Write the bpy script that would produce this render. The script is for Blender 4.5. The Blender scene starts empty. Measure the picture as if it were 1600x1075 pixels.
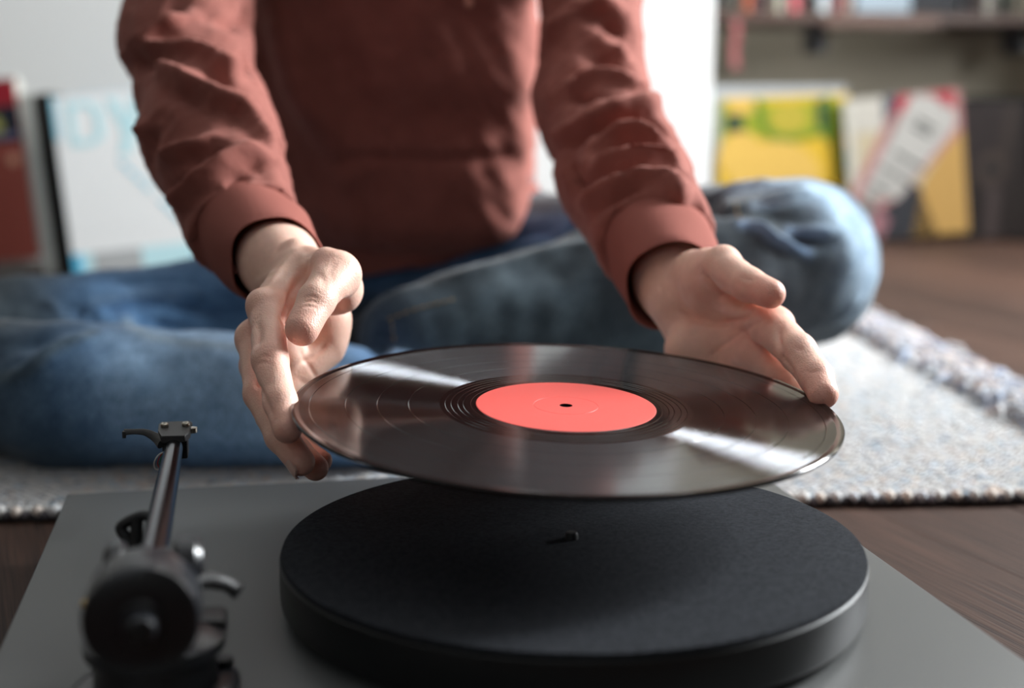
import bpy, bmesh, math, random
import numpy as np
from mathutils import Vector, Matrix, Euler
from mathutils.bvhtree import BVHTree
random.seed(7); rng = np.random.default_rng(7)
SC = bpy.context.scene; COL = SC.collection
R = math.radians

# ------------------------------------------------------------------ camera
F = 2112.0; PITCH = R(10.1); CH = 0.30
cp, sp = math.cos(PITCH), math.sin(PITCH)
cam = bpy.data.cameras.new('camera'); camo = bpy.data.objects.new('camera', cam); COL.objects.link(camo)
camo.location = (0, 0, CH); camo.rotation_euler = (math.pi/2 - PITCH, 0, 0)
cam.sensor_width = 36; cam.lens = F/1600*36; cam.clip_start = .02; cam.clip_end = 50
cam.dof.use_dof = True; cam.dof.focus_distance = .765; cam.dof.aperture_fstop = 3.2
SC.camera = camo

# ------------------------------------------------------------------ light and exposure
SC.view_settings.view_transform = 'Standard'; SC.view_settings.look = 'None'
SC.view_settings.exposure = 0.0; SC.view_settings.gamma = 1.0; SC.view_settings.use_curve_mapping = False
SC.cycles.sample_clamp_indirect = 4.0
SC.cycles.max_bounces = 8
w = bpy.data.worlds.new('world'); SC.world = w; w.use_nodes = True
w.node_tree.nodes['Background'].inputs[0].default_value = (.75, .85, 1, 1)
w.node_tree.nodes['Background'].inputs[1].default_value = .3

def area(name, loc, target, sx, sy, power, col):
    l = bpy.data.lights.new(name, 'AREA'); l.shape = 'RECTANGLE'; l.size = sx; l.size_y = sy; l.energy = power; l.color = col
    o = bpy.data.objects.new(name, l); COL.objects.link(o); o.location = loc
    o.rotation_euler = (Vector(target)-Vector(loc)).to_track_quat('-Z', 'Y').to_euler()
    return o
# daylight through the right wall's window, plus an added fill window behind the camera
RX, LX, FY, BY, CZ = 2.1, -2.3, -1.8, 2.62, 2.5
W1 = (1.50, 2.24, .60, 1.95)          # window in the right wall: y0, y1, z0, z1
W2 = (-1.5, .3, .8, 2.0)           # unseen window, added behind the camera as soft fill: x0, x1, z0, z1
area('daylight', (RX+.06, (W1[0]+W1[1])/2, (W1[2]+W1[3])/2), (RX-1, (W1[0]+W1[1])/2, (W1[2]+W1[3])/2), W1[1]-W1[0], W1[3]-W1[2], 315, (.93, .97, 1))
area('daylight', ((W2[0]+W2[1])/2, FY-.06, (W2[2]+W2[3])/2), ((W2[0]+W2[1])/2, FY+1, (W2[2]+W2[3])/2), W2[1]-W2[0], W2[3]-W2[2], 3, (.9, .96, 1))  # added soft fill from the unseen window

# ------------------------------------------------------------------ helpers
def P(px, py, d):
    cx = (px-800)/F*d; cy = (537.5-py)/F*d
    return Vector((cx, d*cp+cy*sp, CH-d*sp+cy*cp))
def tag(o, label=None, cat=None, group=None, kind=None):
    if label: o['label'] = label
    if cat: o['category'] = cat
    if group: o['group'] = group
    if kind: o['kind'] = kind
    return o
def empty(name, loc=(0, 0, 0), rot=(0, 0, 0), parent=None):
    o = bpy.data.objects.new(name, None); COL.objects.link(o); o.location = loc; o.rotation_euler = rot; o.empty_display_size = .05
    if parent: o.parent = parent
    return o
def link(name, me, mat, parent=None, smooth=True):
    o = bpy.data.objects.new(name, me); COL.objects.link(o)
    if mat:
        for m in (mat if isinstance(mat, (list, tuple)) else [mat]): me.materials.append(m)
    if parent: o.parent = parent
    if smooth:
        me.polygons.foreach_set('use_smooth', [True]*len(me.polygons))
    return o
def arr_mesh(name, v, f, smooth=True):
    v = np.asarray(v, dtype=np.float32); f = np.asarray(f, dtype=np.int32)
    me = bpy.data.meshes.new(name); n = f.shape[1]
    me.vertices.add(len(v)); me.vertices.foreach_set('co', v.ravel())
    me.loops.add(f.size); me.loops.foreach_set('vertex_index', f.ravel())
    me.polygons.add(len(f)); me.polygons.foreach_set('loop_start', np.arange(0, f.size, n, dtype=np.int32))
    me.polygons.foreach_set('loop_total', np.full(len(f), n, dtype=np.int32))
    if smooth: me.polygons.foreach_set('use_smooth', np.ones(len(f), dtype=bool))
    me.update(calc_edges=True); return me
def bm_obj(name, bm, mat, parent=None, smooth=False, sharp=35):
    bmesh.ops.recalc_face_normals(bm, faces=bm.faces)
    me = bpy.data.meshes.new(name); bm.to_mesh(me); bm.free()
    o = link(name, me, mat, parent, smooth)
    if smooth: me.set_sharp_from_angle(angle=R(sharp))
    return o
def box(bm, c, s, rot=None, bev=0, seg=2):
    m = Matrix.Translation(c) @ (rot.to_4x4() if rot is not None else Matrix()) @ Matrix.Diagonal((*s, 1))
    r = bmesh.ops.create_cube(bm, size=1, matrix=m)
    if bev:
        es = list({e for v in r['verts'] for e in v.link_edges})
        bmesh.ops.bevel(bm, geom=es, offset=bev, segments=seg, affect='EDGES', profile=.5)
def lathe(bm, prof, n=48, M=None, caps=True):
    """profile of (r, z) about local z"""
    M = M or Matrix(); rings = []
    for r, z in prof:
        if r < 1e-6: rings.append([bm.verts.new(M @ Vector((0, 0, z)))])
        else: rings.append([bm.verts.new(M @ Vector((r*math.cos(2*math.pi*i/n), r*math.sin(2*math.pi*i/n), z))) for i in range(n)])
    for a, b in zip(rings, rings[1:]):
        for i in range(n):
            j = (i+1) % n
            if len(a) == 1 and len(b) == 1: continue
            if len(a) == 1: bm.faces.new((a[0], b[i], b[j]))
            elif len(b) == 1: bm.faces.new((a[i], a[j], b[0]))
            else: bm.faces.new((a[i], a[j], b[j], b[i]))
def frame_to(a, b, up=Vector((0, 0, 1))):
    """matrix whose z axis runs from a to b, origin a"""
    z = (b-a).normalized(); x = up.cross(z)
    if x.length < 1e-4: x = Vector((1, 0, 0))
    x.normalize(); y = z.cross(x)
    return Matrix(((x.x, y.x, z.x, a.x), (x.y, y.y, z.y, a.y), (x.z, y.z, z.z, a.z), (0, 0, 0, 1)))
def tube(bm, pts, rad, n=12, flat=1.0, caps=True):
    pts = [Vector(p) for p in pts]; rr = rad if isinstance(rad, (list, tuple)) else [rad]*len(pts)
    rings = []; X = None
    for i, p in enumerate(pts):
        t = (pts[min(i+1, len(pts)-1)]-pts[max(i-1, 0)]).normalized()
        if X is None: X = t.orthogonal().normalized()
        X = (X-t*X.dot(t)).normalized(); Y = t.cross(X)
        rings.append([bm.verts.new(p+rr[i]*(math.cos(2*math.pi*k/n)*X+flat*math.sin(2*math.pi*k/n)*Y)) for k in range(n)])
    for a, b in zip(rings, rings[1:]):
        for k in range(n): bm.faces.new((a[k], a[(k+1) % n], b[(k+1) % n], b[k]))
    if caps: bm.faces.new(rings[0][::-1]); bm.faces.new(rings[-1])
def prism(bm, pts, h, M=None):
    M = M or Matrix()
    a = [bm.verts.new(M @ Vector((x, y, 0))) for x, y in pts]; b = [bm.verts.new(M @ Vector((x, y, h))) for x, y in pts]
    bm.faces.new(a[::-1]); bm.faces.new(b)
    for i in range(len(pts)): j = (i+1) % len(pts); bm.faces.new((a[i], a[j], b[j], b[i]))
def spline(pts, n=8):
    out = []; q = [np.array(p, float) for p in pts]; q = [2*q[0]-q[1]]+q+[2*q[-1]-q[-2]]
    for i in range(1, len(q)-2):
        for k in range(n):
            t = k/n; a, b, c, d = q[i-1:i+3]
            out.append(.5*(2*b+(c-a)*t+(2*a-5*b+4*c-d)*t*t+(3*b-3*c+d-a)*t**3))
    out.append(q[-2]); return out

# materials
def mat(name, col=(.5, .5, .5), rough=.5, metal=0., spec=.5, **kw):
    m = bpy.data.materials.new(name); m.use_nodes = True; b = m.node_tree.nodes['Principled BSDF']
    b.inputs['Base Color'].default_value = (*col, 1); b.inputs['Roughness'].default_value = rough
    b.inputs['Metallic'].default_value = metal; b.inputs['Specular IOR Level'].default_value = spec
    for k, v in kw.items(): b.inputs[k.replace('_', ' ')].default_value = v
    return m
def N(m, t, **kw):
    n = m.node_tree.nodes.new(t)
    for k, v in kw.items():
        if hasattr(n, k): setattr(n, k, v)
        else: n.inputs[k.replace('_', ' ')].default_value = v
    return n
def L(m, a, b): m.node_tree.links.new(a, b)
def BS(m): return m.node_tree.nodes['Principled BSDF']
def bump(m, h, strength=.3, dist=.001, normal=None):
    b = N(m, 'ShaderNodeBump'); b.inputs['Strength'].default_value = strength; b.inputs['Distance'].default_value = dist
    L(m, h, b.inputs['Height'])
    if normal: L(m, normal, b.inputs['Normal'])
    L(m, b.outputs[0], BS(m).inputs['Normal']); return b
def noise(m, scale, detail=3, rough=.5, vec=None, scl=None):
    n = N(m, 'ShaderNodeTexNoise'); n.inputs['Scale'].default_value = scale; n.inputs['Detail'].default_value = detail; n.inputs['Roughness'].default_value = rough
    tc = N(m, 'ShaderNodeTexCoord'); src = vec or tc.outputs['Object']
    if scl:
        mp = N(m, 'ShaderNodeMapping'); mp.inputs['Scale'].default_value = scl; L(m, src, mp.inputs[0]); src = mp.outputs[0]
    L(m, src, n.inputs['Vector']); return n
def ramp(m, fac, stops):
    r = N(m, 'ShaderNodeValToRGB'); e = r.color_ramp.elements
    while len(e) < len(stops): e.new(.5)
    for i, (p, c) in enumerate(stops): e[i].position = p; e[i].color = (*c, 1) if len(c) == 3 else c
    L(m, fac, r.inputs[0]); return r
def mix(m, fac, a, b, mode='MIX'):
    n = N(m, 'ShaderNodeMix', data_type='RGBA', blend_type=mode)
    if isinstance(fac, float): n.inputs[0].default_value = fac
    else: L(m, fac, n.inputs[0])
    for v, i in ((a, 6), (b, 7)):
        if isinstance(v, tuple): n.inputs[i].default_value = (*v, 1)
        else: L(m, v, n.inputs[i])
    return n.outputs[2]

# ------------------------------------------------------------------ signed distance modelling
class SDF:
    def __init__(s, lo, hi, h):
        s.lo = np.array(lo, np.float32); s.h = h
        s.n = (np.ceil((np.array(hi)-s.lo)/h)).astype(int)+1
        s.ax = [s.lo[i]+h*np.arange(s.n[i], dtype=np.float32) for i in range(3)]
        s.v = np.full(tuple(s.n), 9., np.float32)
    def like(s):
        o = SDF.__new__(SDF); o.lo, o.h, o.n, o.ax = s.lo, s.h, s.n, s.ax; o.v = np.full(tuple(s.n), 9., np.float32); return o
    def sub(s, lo, hi):
        a = np.clip(np.floor((np.array(lo)-s.lo)/s.h).astype(int), 0, s.n-1); b = np.clip(np.ceil((np.array(hi)-s.lo)/s.h).astype(int)+1, 1, s.n)
        return tuple(slice(int(x), int(max(y, x))) for x, y in zip(a, b))
    def grid(s, sl):
        return s.ax[0][sl[0]][:, None, None], s.ax[1][sl[1]][None, :, None], s.ax[2][sl[2]][None, None, :]
    def merge(s, sl, d, k):
        a = s.v[sl]
        if k <= 0: s.v[sl] = np.minimum(a, d)
        else:
            hh = np.clip(.5+.5*(a-d)/k, 0, 1)
            s.v[sl] = np.where(np.abs(a-d) < k, a*(1-hh)+d*hh-k*hh*(1-hh), np.minimum(a, d))
    def cone(s, a, b, ra, rb, k=.004, flat=None):
        a = np.array(a, float); b = np.array(b, float); m = max(ra, rb)+k+3*s.h+.004
        sl = s.sub(np.minimum(a, b)-m, np.maximum(a, b)+m); X, Y, Z = s.grid(sl)
        if s.v[sl].size == 0: return
        ab = b-a; L2 = max(float(ab@ab), 1e-12)
        t = np.clip(((X-a[0])*ab[0]+(Y-a[1])*ab[1]+(Z-a[2])*ab[2])/L2, 0, 1)
        dx = X-a[0]-t*ab[0]; dy = Y-a[1]-t*ab[1]; dz = Z-a[2]-t*ab[2]
        q = dx*dx+dy*dy+dz*dz
        if flat is not None:
            n = np.array(flat[0], float); n /= np.linalg.norm(n); e = dx*n[0]+dy*n[1]+dz*n[2]
            q = q+(flat[1]**2-1)*e*e
        s.merge(sl, (np.sqrt(q)-(ra+t*(rb-ra))).astype(np.float32), k)
    def ball(s, a, r, k=.004, flat=None): s.cone(a, a, r, r, k, flat)
    def ell(s, c, rad, k=.01, M=None):
        m = max(rad)+k+3*s.h; c = np.array(c, float); sl = s.sub(c-m, c+m); X, Y, Z = s.grid(sl)
        if s.v[sl].size == 0: return
        x, y, z = X-c[0], Y-c[1], Z-c[2]
        if M is not None:
            Mi = M.transposed(); x, y, z = (Mi[0][0]*x+Mi[0][1]*y+Mi[0][2]*z, Mi[1][0]*x+Mi[1][1]*y+Mi[1][2]*z, Mi[2][0]*x+Mi[2][1]*y+Mi[2][2]*z)
        q = np.sqrt((x/rad[0])**2+(y/rad[1])**2+(z/rad[2])**2); s.merge(sl, ((q-1)*min(rad)).astype(np.float32), k)
    def cut(s, other_d, sl): s.v[sl] = np.maximum(s.v[sl], -other_d)
    def mesh(s):
        v = s.v; ins = v < 0
        c = np.zeros(tuple(s.n-1), np.int8)
        for i in (0, 1):
            for j in (0, 1):
                for k in (0, 1): c += ins[i:s.n[0]-1+i, j:s.n[1]-1+j, k:s.n[2]-1+k]
        act = (c > 0) & (c < 8); I = np.argwhere(act)
        idx = np.full(act.shape, -1, np.int64); idx[act] = np.arange(len(I))
        off = [(i, j, k) for i in (0, 1) for j in (0, 1) for k in (0, 1)]
        val = np.stack([v[I[:, 0]+a, I[:, 1]+b, I[:, 2]+e] for a, b, e in off], 1)
        acc = np.zeros((len(I), 3)); cnt = np.zeros(len(I))
        for p in range(8):
            for q in range(p+1, 8):
                if sum(abs(np.array(off[p])-np.array(off[q]))) != 1: continue
                m = (val[:, p] < 0) != (val[:, q] < 0); va, vb = val[m, p], val[m, q]; t = (va/(va-vb))[:, None]
                acc[m] += np.array(off[p])+t*(np.array(off[q])-np.array(off[p])); cnt[m] += 1
        V = s.lo+s.h*(I+acc/cnt[:, None]); faces = []
        for ax in range(3):
            a = np.moveaxis(ins, ax, 0); ch = a[1:] != a[:-1]; g = np.argwhere(ch)
            g = g[(g[:, 1] > 0) & (g[:, 2] > 0) & (g[:, 1] < a.shape[1]-1) & (g[:, 2] < a.shape[2]-1)]
            flip = a[g[:, 0], g[:, 1], g[:, 2]]; I4 = np.moveaxis(idx, ax, 0)
            q = np.stack([I4[g[:, 0], g[:, 1]-1, g[:, 2]-1], I4[g[:, 0], g[:, 1], g[:, 2]-1], I4[g[:, 0], g[:, 1], g[:, 2]], I4[g[:, 0], g[:, 1]-1, g[:, 2]]], 1)
            if ax == 1: flip = ~flip
            q[~flip] = q[~flip][:, ::-1]; faces.append(q)
        return V, np.concatenate(faces)
def normals(V, Fc):
    n = np.cross(V[Fc[:, 2]]-V[Fc[:, 0]], V[Fc[:, 3]]-V[Fc[:, 1]]); out = np.zeros_like(V)
    for i in range(4): np.add.at(out, Fc[:, i], n)
    return out/np.maximum(np.linalg.norm(out, axis=1, keepdims=True), 1e-12)
CAMP = Vector((0, 0, CH))
def cast(V, Fc):
    t = BVHTree.FromPolygons(V.tolist(), Fc.tolist())
    def hit(px, py):
        d = (P(px, py, 1)-CAMP).normalized(); r = t.ray_cast(CAMP, d)
        return None if r[0] is None else np.array(r[0])
    return hit
def seg_dist(V, pts):
    d = np.full(len(V), 9.); 
    for a, b in zip(pts, pts[1:]):
        ab = b-a; t = np.clip((V-a)@ab/max(ab@ab, 1e-12), 0, 1); d = np.minimum(d, np.linalg.norm(V-a-t[:, None]*ab, axis=1))
    return d
def strokes(V, Fc, lst):
    """raise or sink the surface along folds: (pixel path on the photograph, height, width)"""
    hit = cast(V, Fc); nr = normals(V, Fc); disp = np.zeros(len(V))
    for path, amp, wd in lst:
        pts = [hit(x, y) for x, y in spline(path, 5)]; pts = [p for p in pts if p is not None]
        # drop jumps to another surface
        q = [pts[0]] if pts else []
        for p in pts[1:]:
            if np.linalg.norm(p-q[-1]) < .06: q.append(p)
        if len(q) < 2: continue
        q = np.array(q); lo = q.min(0)-3*wd; hi = q.max(0)+3*wd
        m = np.all((V > lo) & (V < hi), axis=1); idx = np.where(m)[0]
        if not len(idx): continue
        d = seg_dist(V[idx], q); f = np.exp(-(d/wd)**2)
        # fade at both ends
        e = np.minimum(np.linalg.norm(V[idx]-q[0], axis=1), np.linalg.norm(V[idx]-q[-1], axis=1))
        disp[idx] += amp*f*np.clip(.12+e/(3*wd), 0, 1)
    return V+nr*disp[:, None], disp
def wob(V, amp, freq, n=14, seed=1, aniso=(1, 1, 1)):
    r = np.random.default_rng(seed); out = np.zeros(len(V))
    for i in range(n):
        k = r.normal(size=3)*np.array(aniso)*freq*(.5+1.5*i/n); out += np.sin(V@k+r.uniform(0, 6.28))/math.sqrt(n)
    return amp*out
def vcol(me, name, cols):
    a = me.color_attributes.new(name, 'FLOAT_COLOR', 'POINT'); c = np.ones((len(cols), 4), np.float32); c[:, :3] = cols; a.data.foreach_set('color', c.ravel())
def join(parts):
    vs, fs, o = [], [], 0
    for v, f in parts: vs.append(v); fs.append(f+o); o += len(v)
    return np.concatenate(vs), np.concatenate(fs)

# ------------------------------------------------------------------ room
def wood_mat(name, dark, light, rough=.45, grain=(60, 3, 60), rnd=True):
    m = mat(name, rough=rough, spec=.22)
    tc = N(m, 'ShaderNodeTexCoord'); oi = N(m, 'ShaderNodeObjectInfo')
    ad = N(m, 'ShaderNodeVectorMath', operation='ADD'); L(m, tc.outputs['Object'], ad.inputs[0])
    sc = N(m, 'ShaderNodeVectorMath', operation='SCALE'); sc.inputs[3].default_value = 17.
    cb = N(m, 'ShaderNodeCombineXYZ'); L(m, oi.outputs['Random'], cb.inputs[0]); L(m, oi.outputs['Random'], cb.inputs[1]); L(m, cb.outputs[0], sc.inputs[0]); L(m, sc.outputs[0], ad.inputs[1])
    n = noise(m, 1., 6, .65, ad.outputs[0], grain); n2 = noise(m, 1., 3, .5, ad.outputs[0], (grain[0]*9, grain[1]*3, grain[2]*9))
    r = ramp(m, n.outputs[0], [(.3, dark), (.7, light)])
    c = mix(m, .55, r.outputs[0], ramp(m, n2.outputs[0], [(.35, tuple(x*.45 for x in dark)), (.6, light)]).outputs[0])
    hs = N(m, 'ShaderNodeHueSaturation'); mr = N(m, 'ShaderNodeMapRange'); mr.inputs[3].default_value = .75; mr.inputs[4].default_value = 1.25
    L(m, oi.outputs['Random'], mr.inputs[0]); L(m, mr.outputs[0], hs.inputs['Value']); L(m, c, hs.inputs['Color']); L(m, hs.outputs[0], BS(m).inputs['Base Color'])
    bump(m, n2.outputs[0], .5, .0012); return m
M_FLOOR = wood_mat('floor_wood', (.022, .0105, .0075), (.070, .035, .023), .62)
M_SUB = mat('floor_gap', (.02, .012, .009), .8)
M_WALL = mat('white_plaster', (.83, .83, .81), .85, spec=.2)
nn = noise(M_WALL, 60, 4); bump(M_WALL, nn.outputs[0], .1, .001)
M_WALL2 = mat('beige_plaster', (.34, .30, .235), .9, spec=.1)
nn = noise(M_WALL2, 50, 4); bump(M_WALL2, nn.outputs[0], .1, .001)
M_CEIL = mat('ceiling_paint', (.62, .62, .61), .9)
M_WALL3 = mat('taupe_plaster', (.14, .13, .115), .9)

bm = bmesh.new(); box(bm, ((RX+LX)/2, (3.6+FY)/2, -.03), (RX-LX+.6, 3.8-FY+.4, .04)); floor = bm_obj('floor', bm, M_SUB); tag(floor, kind='structure')
pw, pl = .104, 1.08; ang = R(22)
bm = bmesh.new(); box(bm, (0, 0, -.0055), (pw-.0009, pl-.0009, .011), bev=.0005, seg=1)
pm = bpy.data.meshes.new('plank'); bmesh.ops.recalc_face_normals(bm, faces=bm.faces); bm.to_mesh(pm); bm.free(); pm.materials.append(M_FLOOR)
cnt = 0
for i in range(-30, 50):
    for j in range(-5, 9):
        u = i*pw-.04; v = (j+(.37*i) % 1)*pl
        x = u*math.cos(ang)-v*math.sin(ang)+.1; y = u*math.sin(ang)+v*math.cos(ang)+.25
        # inside the room only
        if y < FY-.2 or y > 3.7 or x < LX-.15 or x > RX+.15: continue
        if (y > 3.05 and x < 0): continue
        o = bpy.data.objects.new('plank', pm); COL.objects.link(o); o.parent = floor; o.location = (x, y, -.0002*((i*7+j*3) % 4)); o.rotation_euler = (0, 0, ang); cnt += 1
print('planks', cnt)

def wall(name, c, s, m=M_WALL):
    bm = bmesh.new(); box(bm, c, s); return tag(bm_obj(name, bm, m), kind='structure')
PX = .381   # pillar edge
wall('wall_back', ((LX+PX)/2, BY+.4, CZ/2), (PX-LX, .8, CZ+.1))
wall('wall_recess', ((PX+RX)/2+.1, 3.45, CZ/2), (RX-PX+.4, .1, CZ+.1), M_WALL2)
wall('wall_left', (LX-.05, (3.5+FY)/2, CZ/2), (.1, 3.5-FY+.2, CZ+.1), M_WALL3)
wall('ceiling', ((RX+LX)/2, (3.5+FY)/2, CZ+.05), (RX-LX+.4, 3.7-FY, .1), M_CEIL)
def holed(name, axis, pos, a0, a1, h, m=M_WALL):
    bm = bmesh.new(); u0, u1, z0, z1 = h
    for (p, q, r, s) in ((a0, u0, 0, CZ), (u1, a1, 0, CZ), (u0, u1, 0, z0), (u0, u1, z1, CZ)):
        c = ((p+q)/2, (r+s)/2); sz = (q-p, s-r)
        if axis == 'x': box(bm, (pos, c[0], c[1]), (.1, sz[0], sz[1]))
        else: box(bm, (c[0], pos, c[1]), (sz[0], .1, sz[1]))
    return tag(bm_obj(name, bm, m), kind='structure')
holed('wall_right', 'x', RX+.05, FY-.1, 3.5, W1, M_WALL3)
wall('added_shade_wall', (1.93, 2.93, CZ/2), (.42, 1.04, CZ), M_WALL2)   # unseen wall block, added beside the window to shade the alcove
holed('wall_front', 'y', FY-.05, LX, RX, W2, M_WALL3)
M_FR = mat('window_frame_paint', (.8, .8, .78), .35)
for nm, ax, pos, (u0, u1, z0, z1) in (('window_1', 'x', RX+.02, W1), ('window_fill', 'y', FY-.02, W2)):
    bm = bmesh.new(); t = .05
    def fb(a, b, c, d):
        cc = ((a+b)/2, (c+d)/2); sz = (b-a, d-c)
        if ax == 'x': box(bm, (pos, cc[0], cc[1]), (.05, sz[0], sz[1]), bev=.004)
        else: box(bm, (cc[0], pos, cc[1]), (sz[0], .05, sz[1]), bev=.004)
    fb(u0, u0+t, z0, z1); fb(u1-t, u1, z0, z1); fb(u0, u1, z0, z0+t); fb(u0, u1, z1-t, z1); fb((u0+u1)/2-.025, (u0+u1)/2+.025, z0, z1)
    tag(bm_obj(nm, bm, M_FR), kind='structure')

# ------------------------------------------------------------------ rug
rug = empty('woven_rug', (0, 0, 0)); tag(rug, 'pale grey flecked flat woven rug with frayed fringe, under the seated person', 'rug')
RA = R(3.4); ro = Vector((-.95, .914, 0)); ux = Vector((math.cos(RA), math.sin(RA), 0)); uy = Vector((-math.sin(RA), math.cos(RA), 0))
RW, RD = 1.478, .845
def rp(u, v, z=0): return ro+ux*u+uy*v+Vector((0, 0, z))
M_RB = mat('rug_backing', (.09, .09, .10), .95)
bm = bmesh.new(); box(bm, rp(RW/2, RD/2, .0025), (RW, RD, .005), Matrix.Rotation(RA, 3, 'Z')); bm_obj('backing', bm, M_RB, rug)
M_RUG = mat('rug_yarn', (.6, .6, .6), .9, spec=.15)
at = N(M_RUG, 'ShaderNodeVertexColor', layer_name='Col'); n1 = noise(M_RUG, 900, 2)
L(M_RUG, mix(M_RUG, .25, at.outputs[0], ramp(M_RUG, n1.outputs[0], [(.4, (.45, .45, .5)), (.6, (1, 1, 1))]).outputs[0], 'MULTIPLY'), BS(M_RUG).inputs['Base Color'])
bump(M_RUG, n1.outputs[0], .4, .0006)
def blob_base(nr=2, ns=6):
    v = [(0, 0, 1)]; 
    for i in range(1, nr+1):
        th = math.pi*i/(nr+1)
        for k in range(ns): v.append((math.sin(th)*math.cos(2*math.pi*k/ns), math.sin(th)*math.sin(2*math.pi*k/ns), math.cos(th)))
    v.append((0, 0, -1)); f = []
    for k in range(ns): f.append((0, 1+k, 1+(k+1) % ns))
    for i in range(nr-1):
        for k in range(ns):
            a = 1+i*ns+k; b = 1+i*ns+(k+1) % ns; f += [(a, a+ns, b), (b, a+ns, b+ns)]
    for k in range(ns): f.append((len(v)-1, 1+(nr-1)*ns+(k+1) % ns, 1+(nr-1)*ns+k))
    return np.array(v), np.array(f)
def scatter(name, C, S, Mx, cols, parent, m, base=None, kind='stuff'):
    """C centres (n,3); S sizes (n,3); Mx rotations (n,3,3)"""
    bv, bf = base or blob_base(); n = len(C)
    v = np.einsum('nij,nkj->nki', Mx, bv[None]*S[:, None, :])+C[:, None, :]
    f = bf[None]+(np.arange(n)*len(bv))[:, None, None]
    me = arr_mesh(name, v.reshape(-1, 3), f.reshape(-1, 3)); vcol(me, 'Col', np.repeat(cols, len(bv), axis=0))
    o = link(name, me, m, parent); tag(o, kind=kind); return o
def rotz(a):
    c, s = np.cos(a), np.sin(a); z = np.zeros_like(a); o = np.ones_like(a)
    return np.stack([np.stack([c, -s, z], -1), np.stack([s, c, z], -1), np.stack([z, z, o], -1)], -2)
du, dv = .0086, .0046
nu, nv = int(RW/du), int(RD/dv)
U, Vv = np.meshgrid(np.arange(nu), np.arange(1, nv), indexing='ij'); U = U.ravel(); Vv = Vv.ravel()
uu = (U+.5+.5*(Vv % 2))*du; vv = (Vv+.5)*dv
keep = uu < RW-.004; uu, vv, Vk = uu[keep], vv[keep], Vv[keep]
pal = np.array([[.47, .47, .47], [.49, .48, .46], [.42, .44, .47], [.45, .45, .45], [.51, .50, .48], [.40, .46, .51], [.49, .41, .36], [.32, .38, .43], [.25, .25, .27], [.52, .46, .41]])
pr = np.array([.26, .2, .12, .14, .12, .04, .035, .025, .02, .04])
cols = pal[rng.choice(len(pal), len(uu), p=pr/pr.sum())]*rng.uniform(.98, 1.16, (len(uu), 1))
Cc = np.array(ro)[None]+uu[:, None]*np.array(ux)+vv[:, None]*np.array(uy); Cc[:, 2] = .0058+rng.normal(0, .0003, len(uu))
scatter('weave', Cc, np.tile([.0054, .0028, .0027], (len(uu), 1))*rng.uniform(.9, 1.12, (len(uu), 3)), rotz(RA+np.where(Vk % 2, .38, -.05)+rng.normal(0, .12, len(uu))), cols, rug, M_RUG)
# selvedge: pale knots alternating with dark ones along the near edge
n = int(RW/.0066); t = (np.arange(n)+.5)*.0066; al = np.arange(n) % 2
Cc = np.array(ro)[None]+t[:, None]*np.array(ux)+np.where(al, -.0005, -.0015)[:, None]*np.array(uy)+rng.normal(0, .0006, (n, 3)); Cc[:, 2] = np.where(al, .0068, .0042)
cols = np.where(al[:, None] == 1, pal[rng.choice([0, 1, 4, 9, 2], n)]*1.5, np.array([[.06, .055, .06]])*rng.uniform(.6, 3, (n, 1)))
scatter('selvedge', Cc, np.where(al[:, None] == 1, [[.0044, .0052, .0046]], [[.0042, .0045, .0038]])*rng.uniform(.85, 1.15, (n, 3)), rotz(RA+rng.normal(0, .4, n)), cols, rug, M_RUG, blob_base(4, 8))
# fringe along the right edge
vs, fs, cs = [], [], []; o_ = 0
for i in range(2300):
    v0 = rng.uniform(0, RD); u0 = RW-rng.uniform(.0, .045); z0 = .008
    aa = RA+rng.normal(0, .8); ln = rng.uniform(.015, .05); p = rp(u0, v0, z0); d = Vector((math.cos(aa), math.sin(aa), 0)); s = Vector((-d.y, d.x, 0)); hz = rng.uniform(0, .016); cur = rng.normal(0, .010)
    pts = [p, p+d*ln*.4+Vector((0, 0, hz))+s*cur*.3, p+d*ln*.75+Vector((0, 0, hz*.7))+s*cur*.8, p+d*ln+Vector((0, 0, -.004))+s*cur*1.6]; rr = rng.uniform(.0010, .0022)
    for q in pts:
        for k in range(4): a = k*math.pi/2; e = q+rr*(math.cos(a)*s+math.sin(a)*Vector((0, 0, 1))); vs.append((e.x, e.y, max(e.z, .001)))
    for a in range(3):
        for k in range(4): fs.append((o_+a*4+k, o_+a*4+(k+1) % 4, o_+a*4+4+(k+1) % 4, o_+a*4+4+k))
    o_ += 16; c = np.array([[.70, .70, .74], [.46, .54, .68], [.72, .55, .48], [.78, .77, .77], [.30, .33, .44], [.62, .66, .7], [.76, .66, .60], [.74, .74, .74]])[rng.integers(8)]*rng.uniform(.78, 1.05)
    cs += [c]*16
me = arr_mesh('fringe', vs, fs); vcol(me, 'Col', np.array(cs)); tag(link('fringe', me, M_RUG, rug), kind='stuff')

# ------------------------------------------------------------------ turntable
TA = R(11.25); tt = empty('turntable', (-.2959, .8678, 0), (0, 0, TA)); tag(tt, 'grey record player with black platter and tonearm, on the floor in front of the rug', 'turntable')
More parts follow.
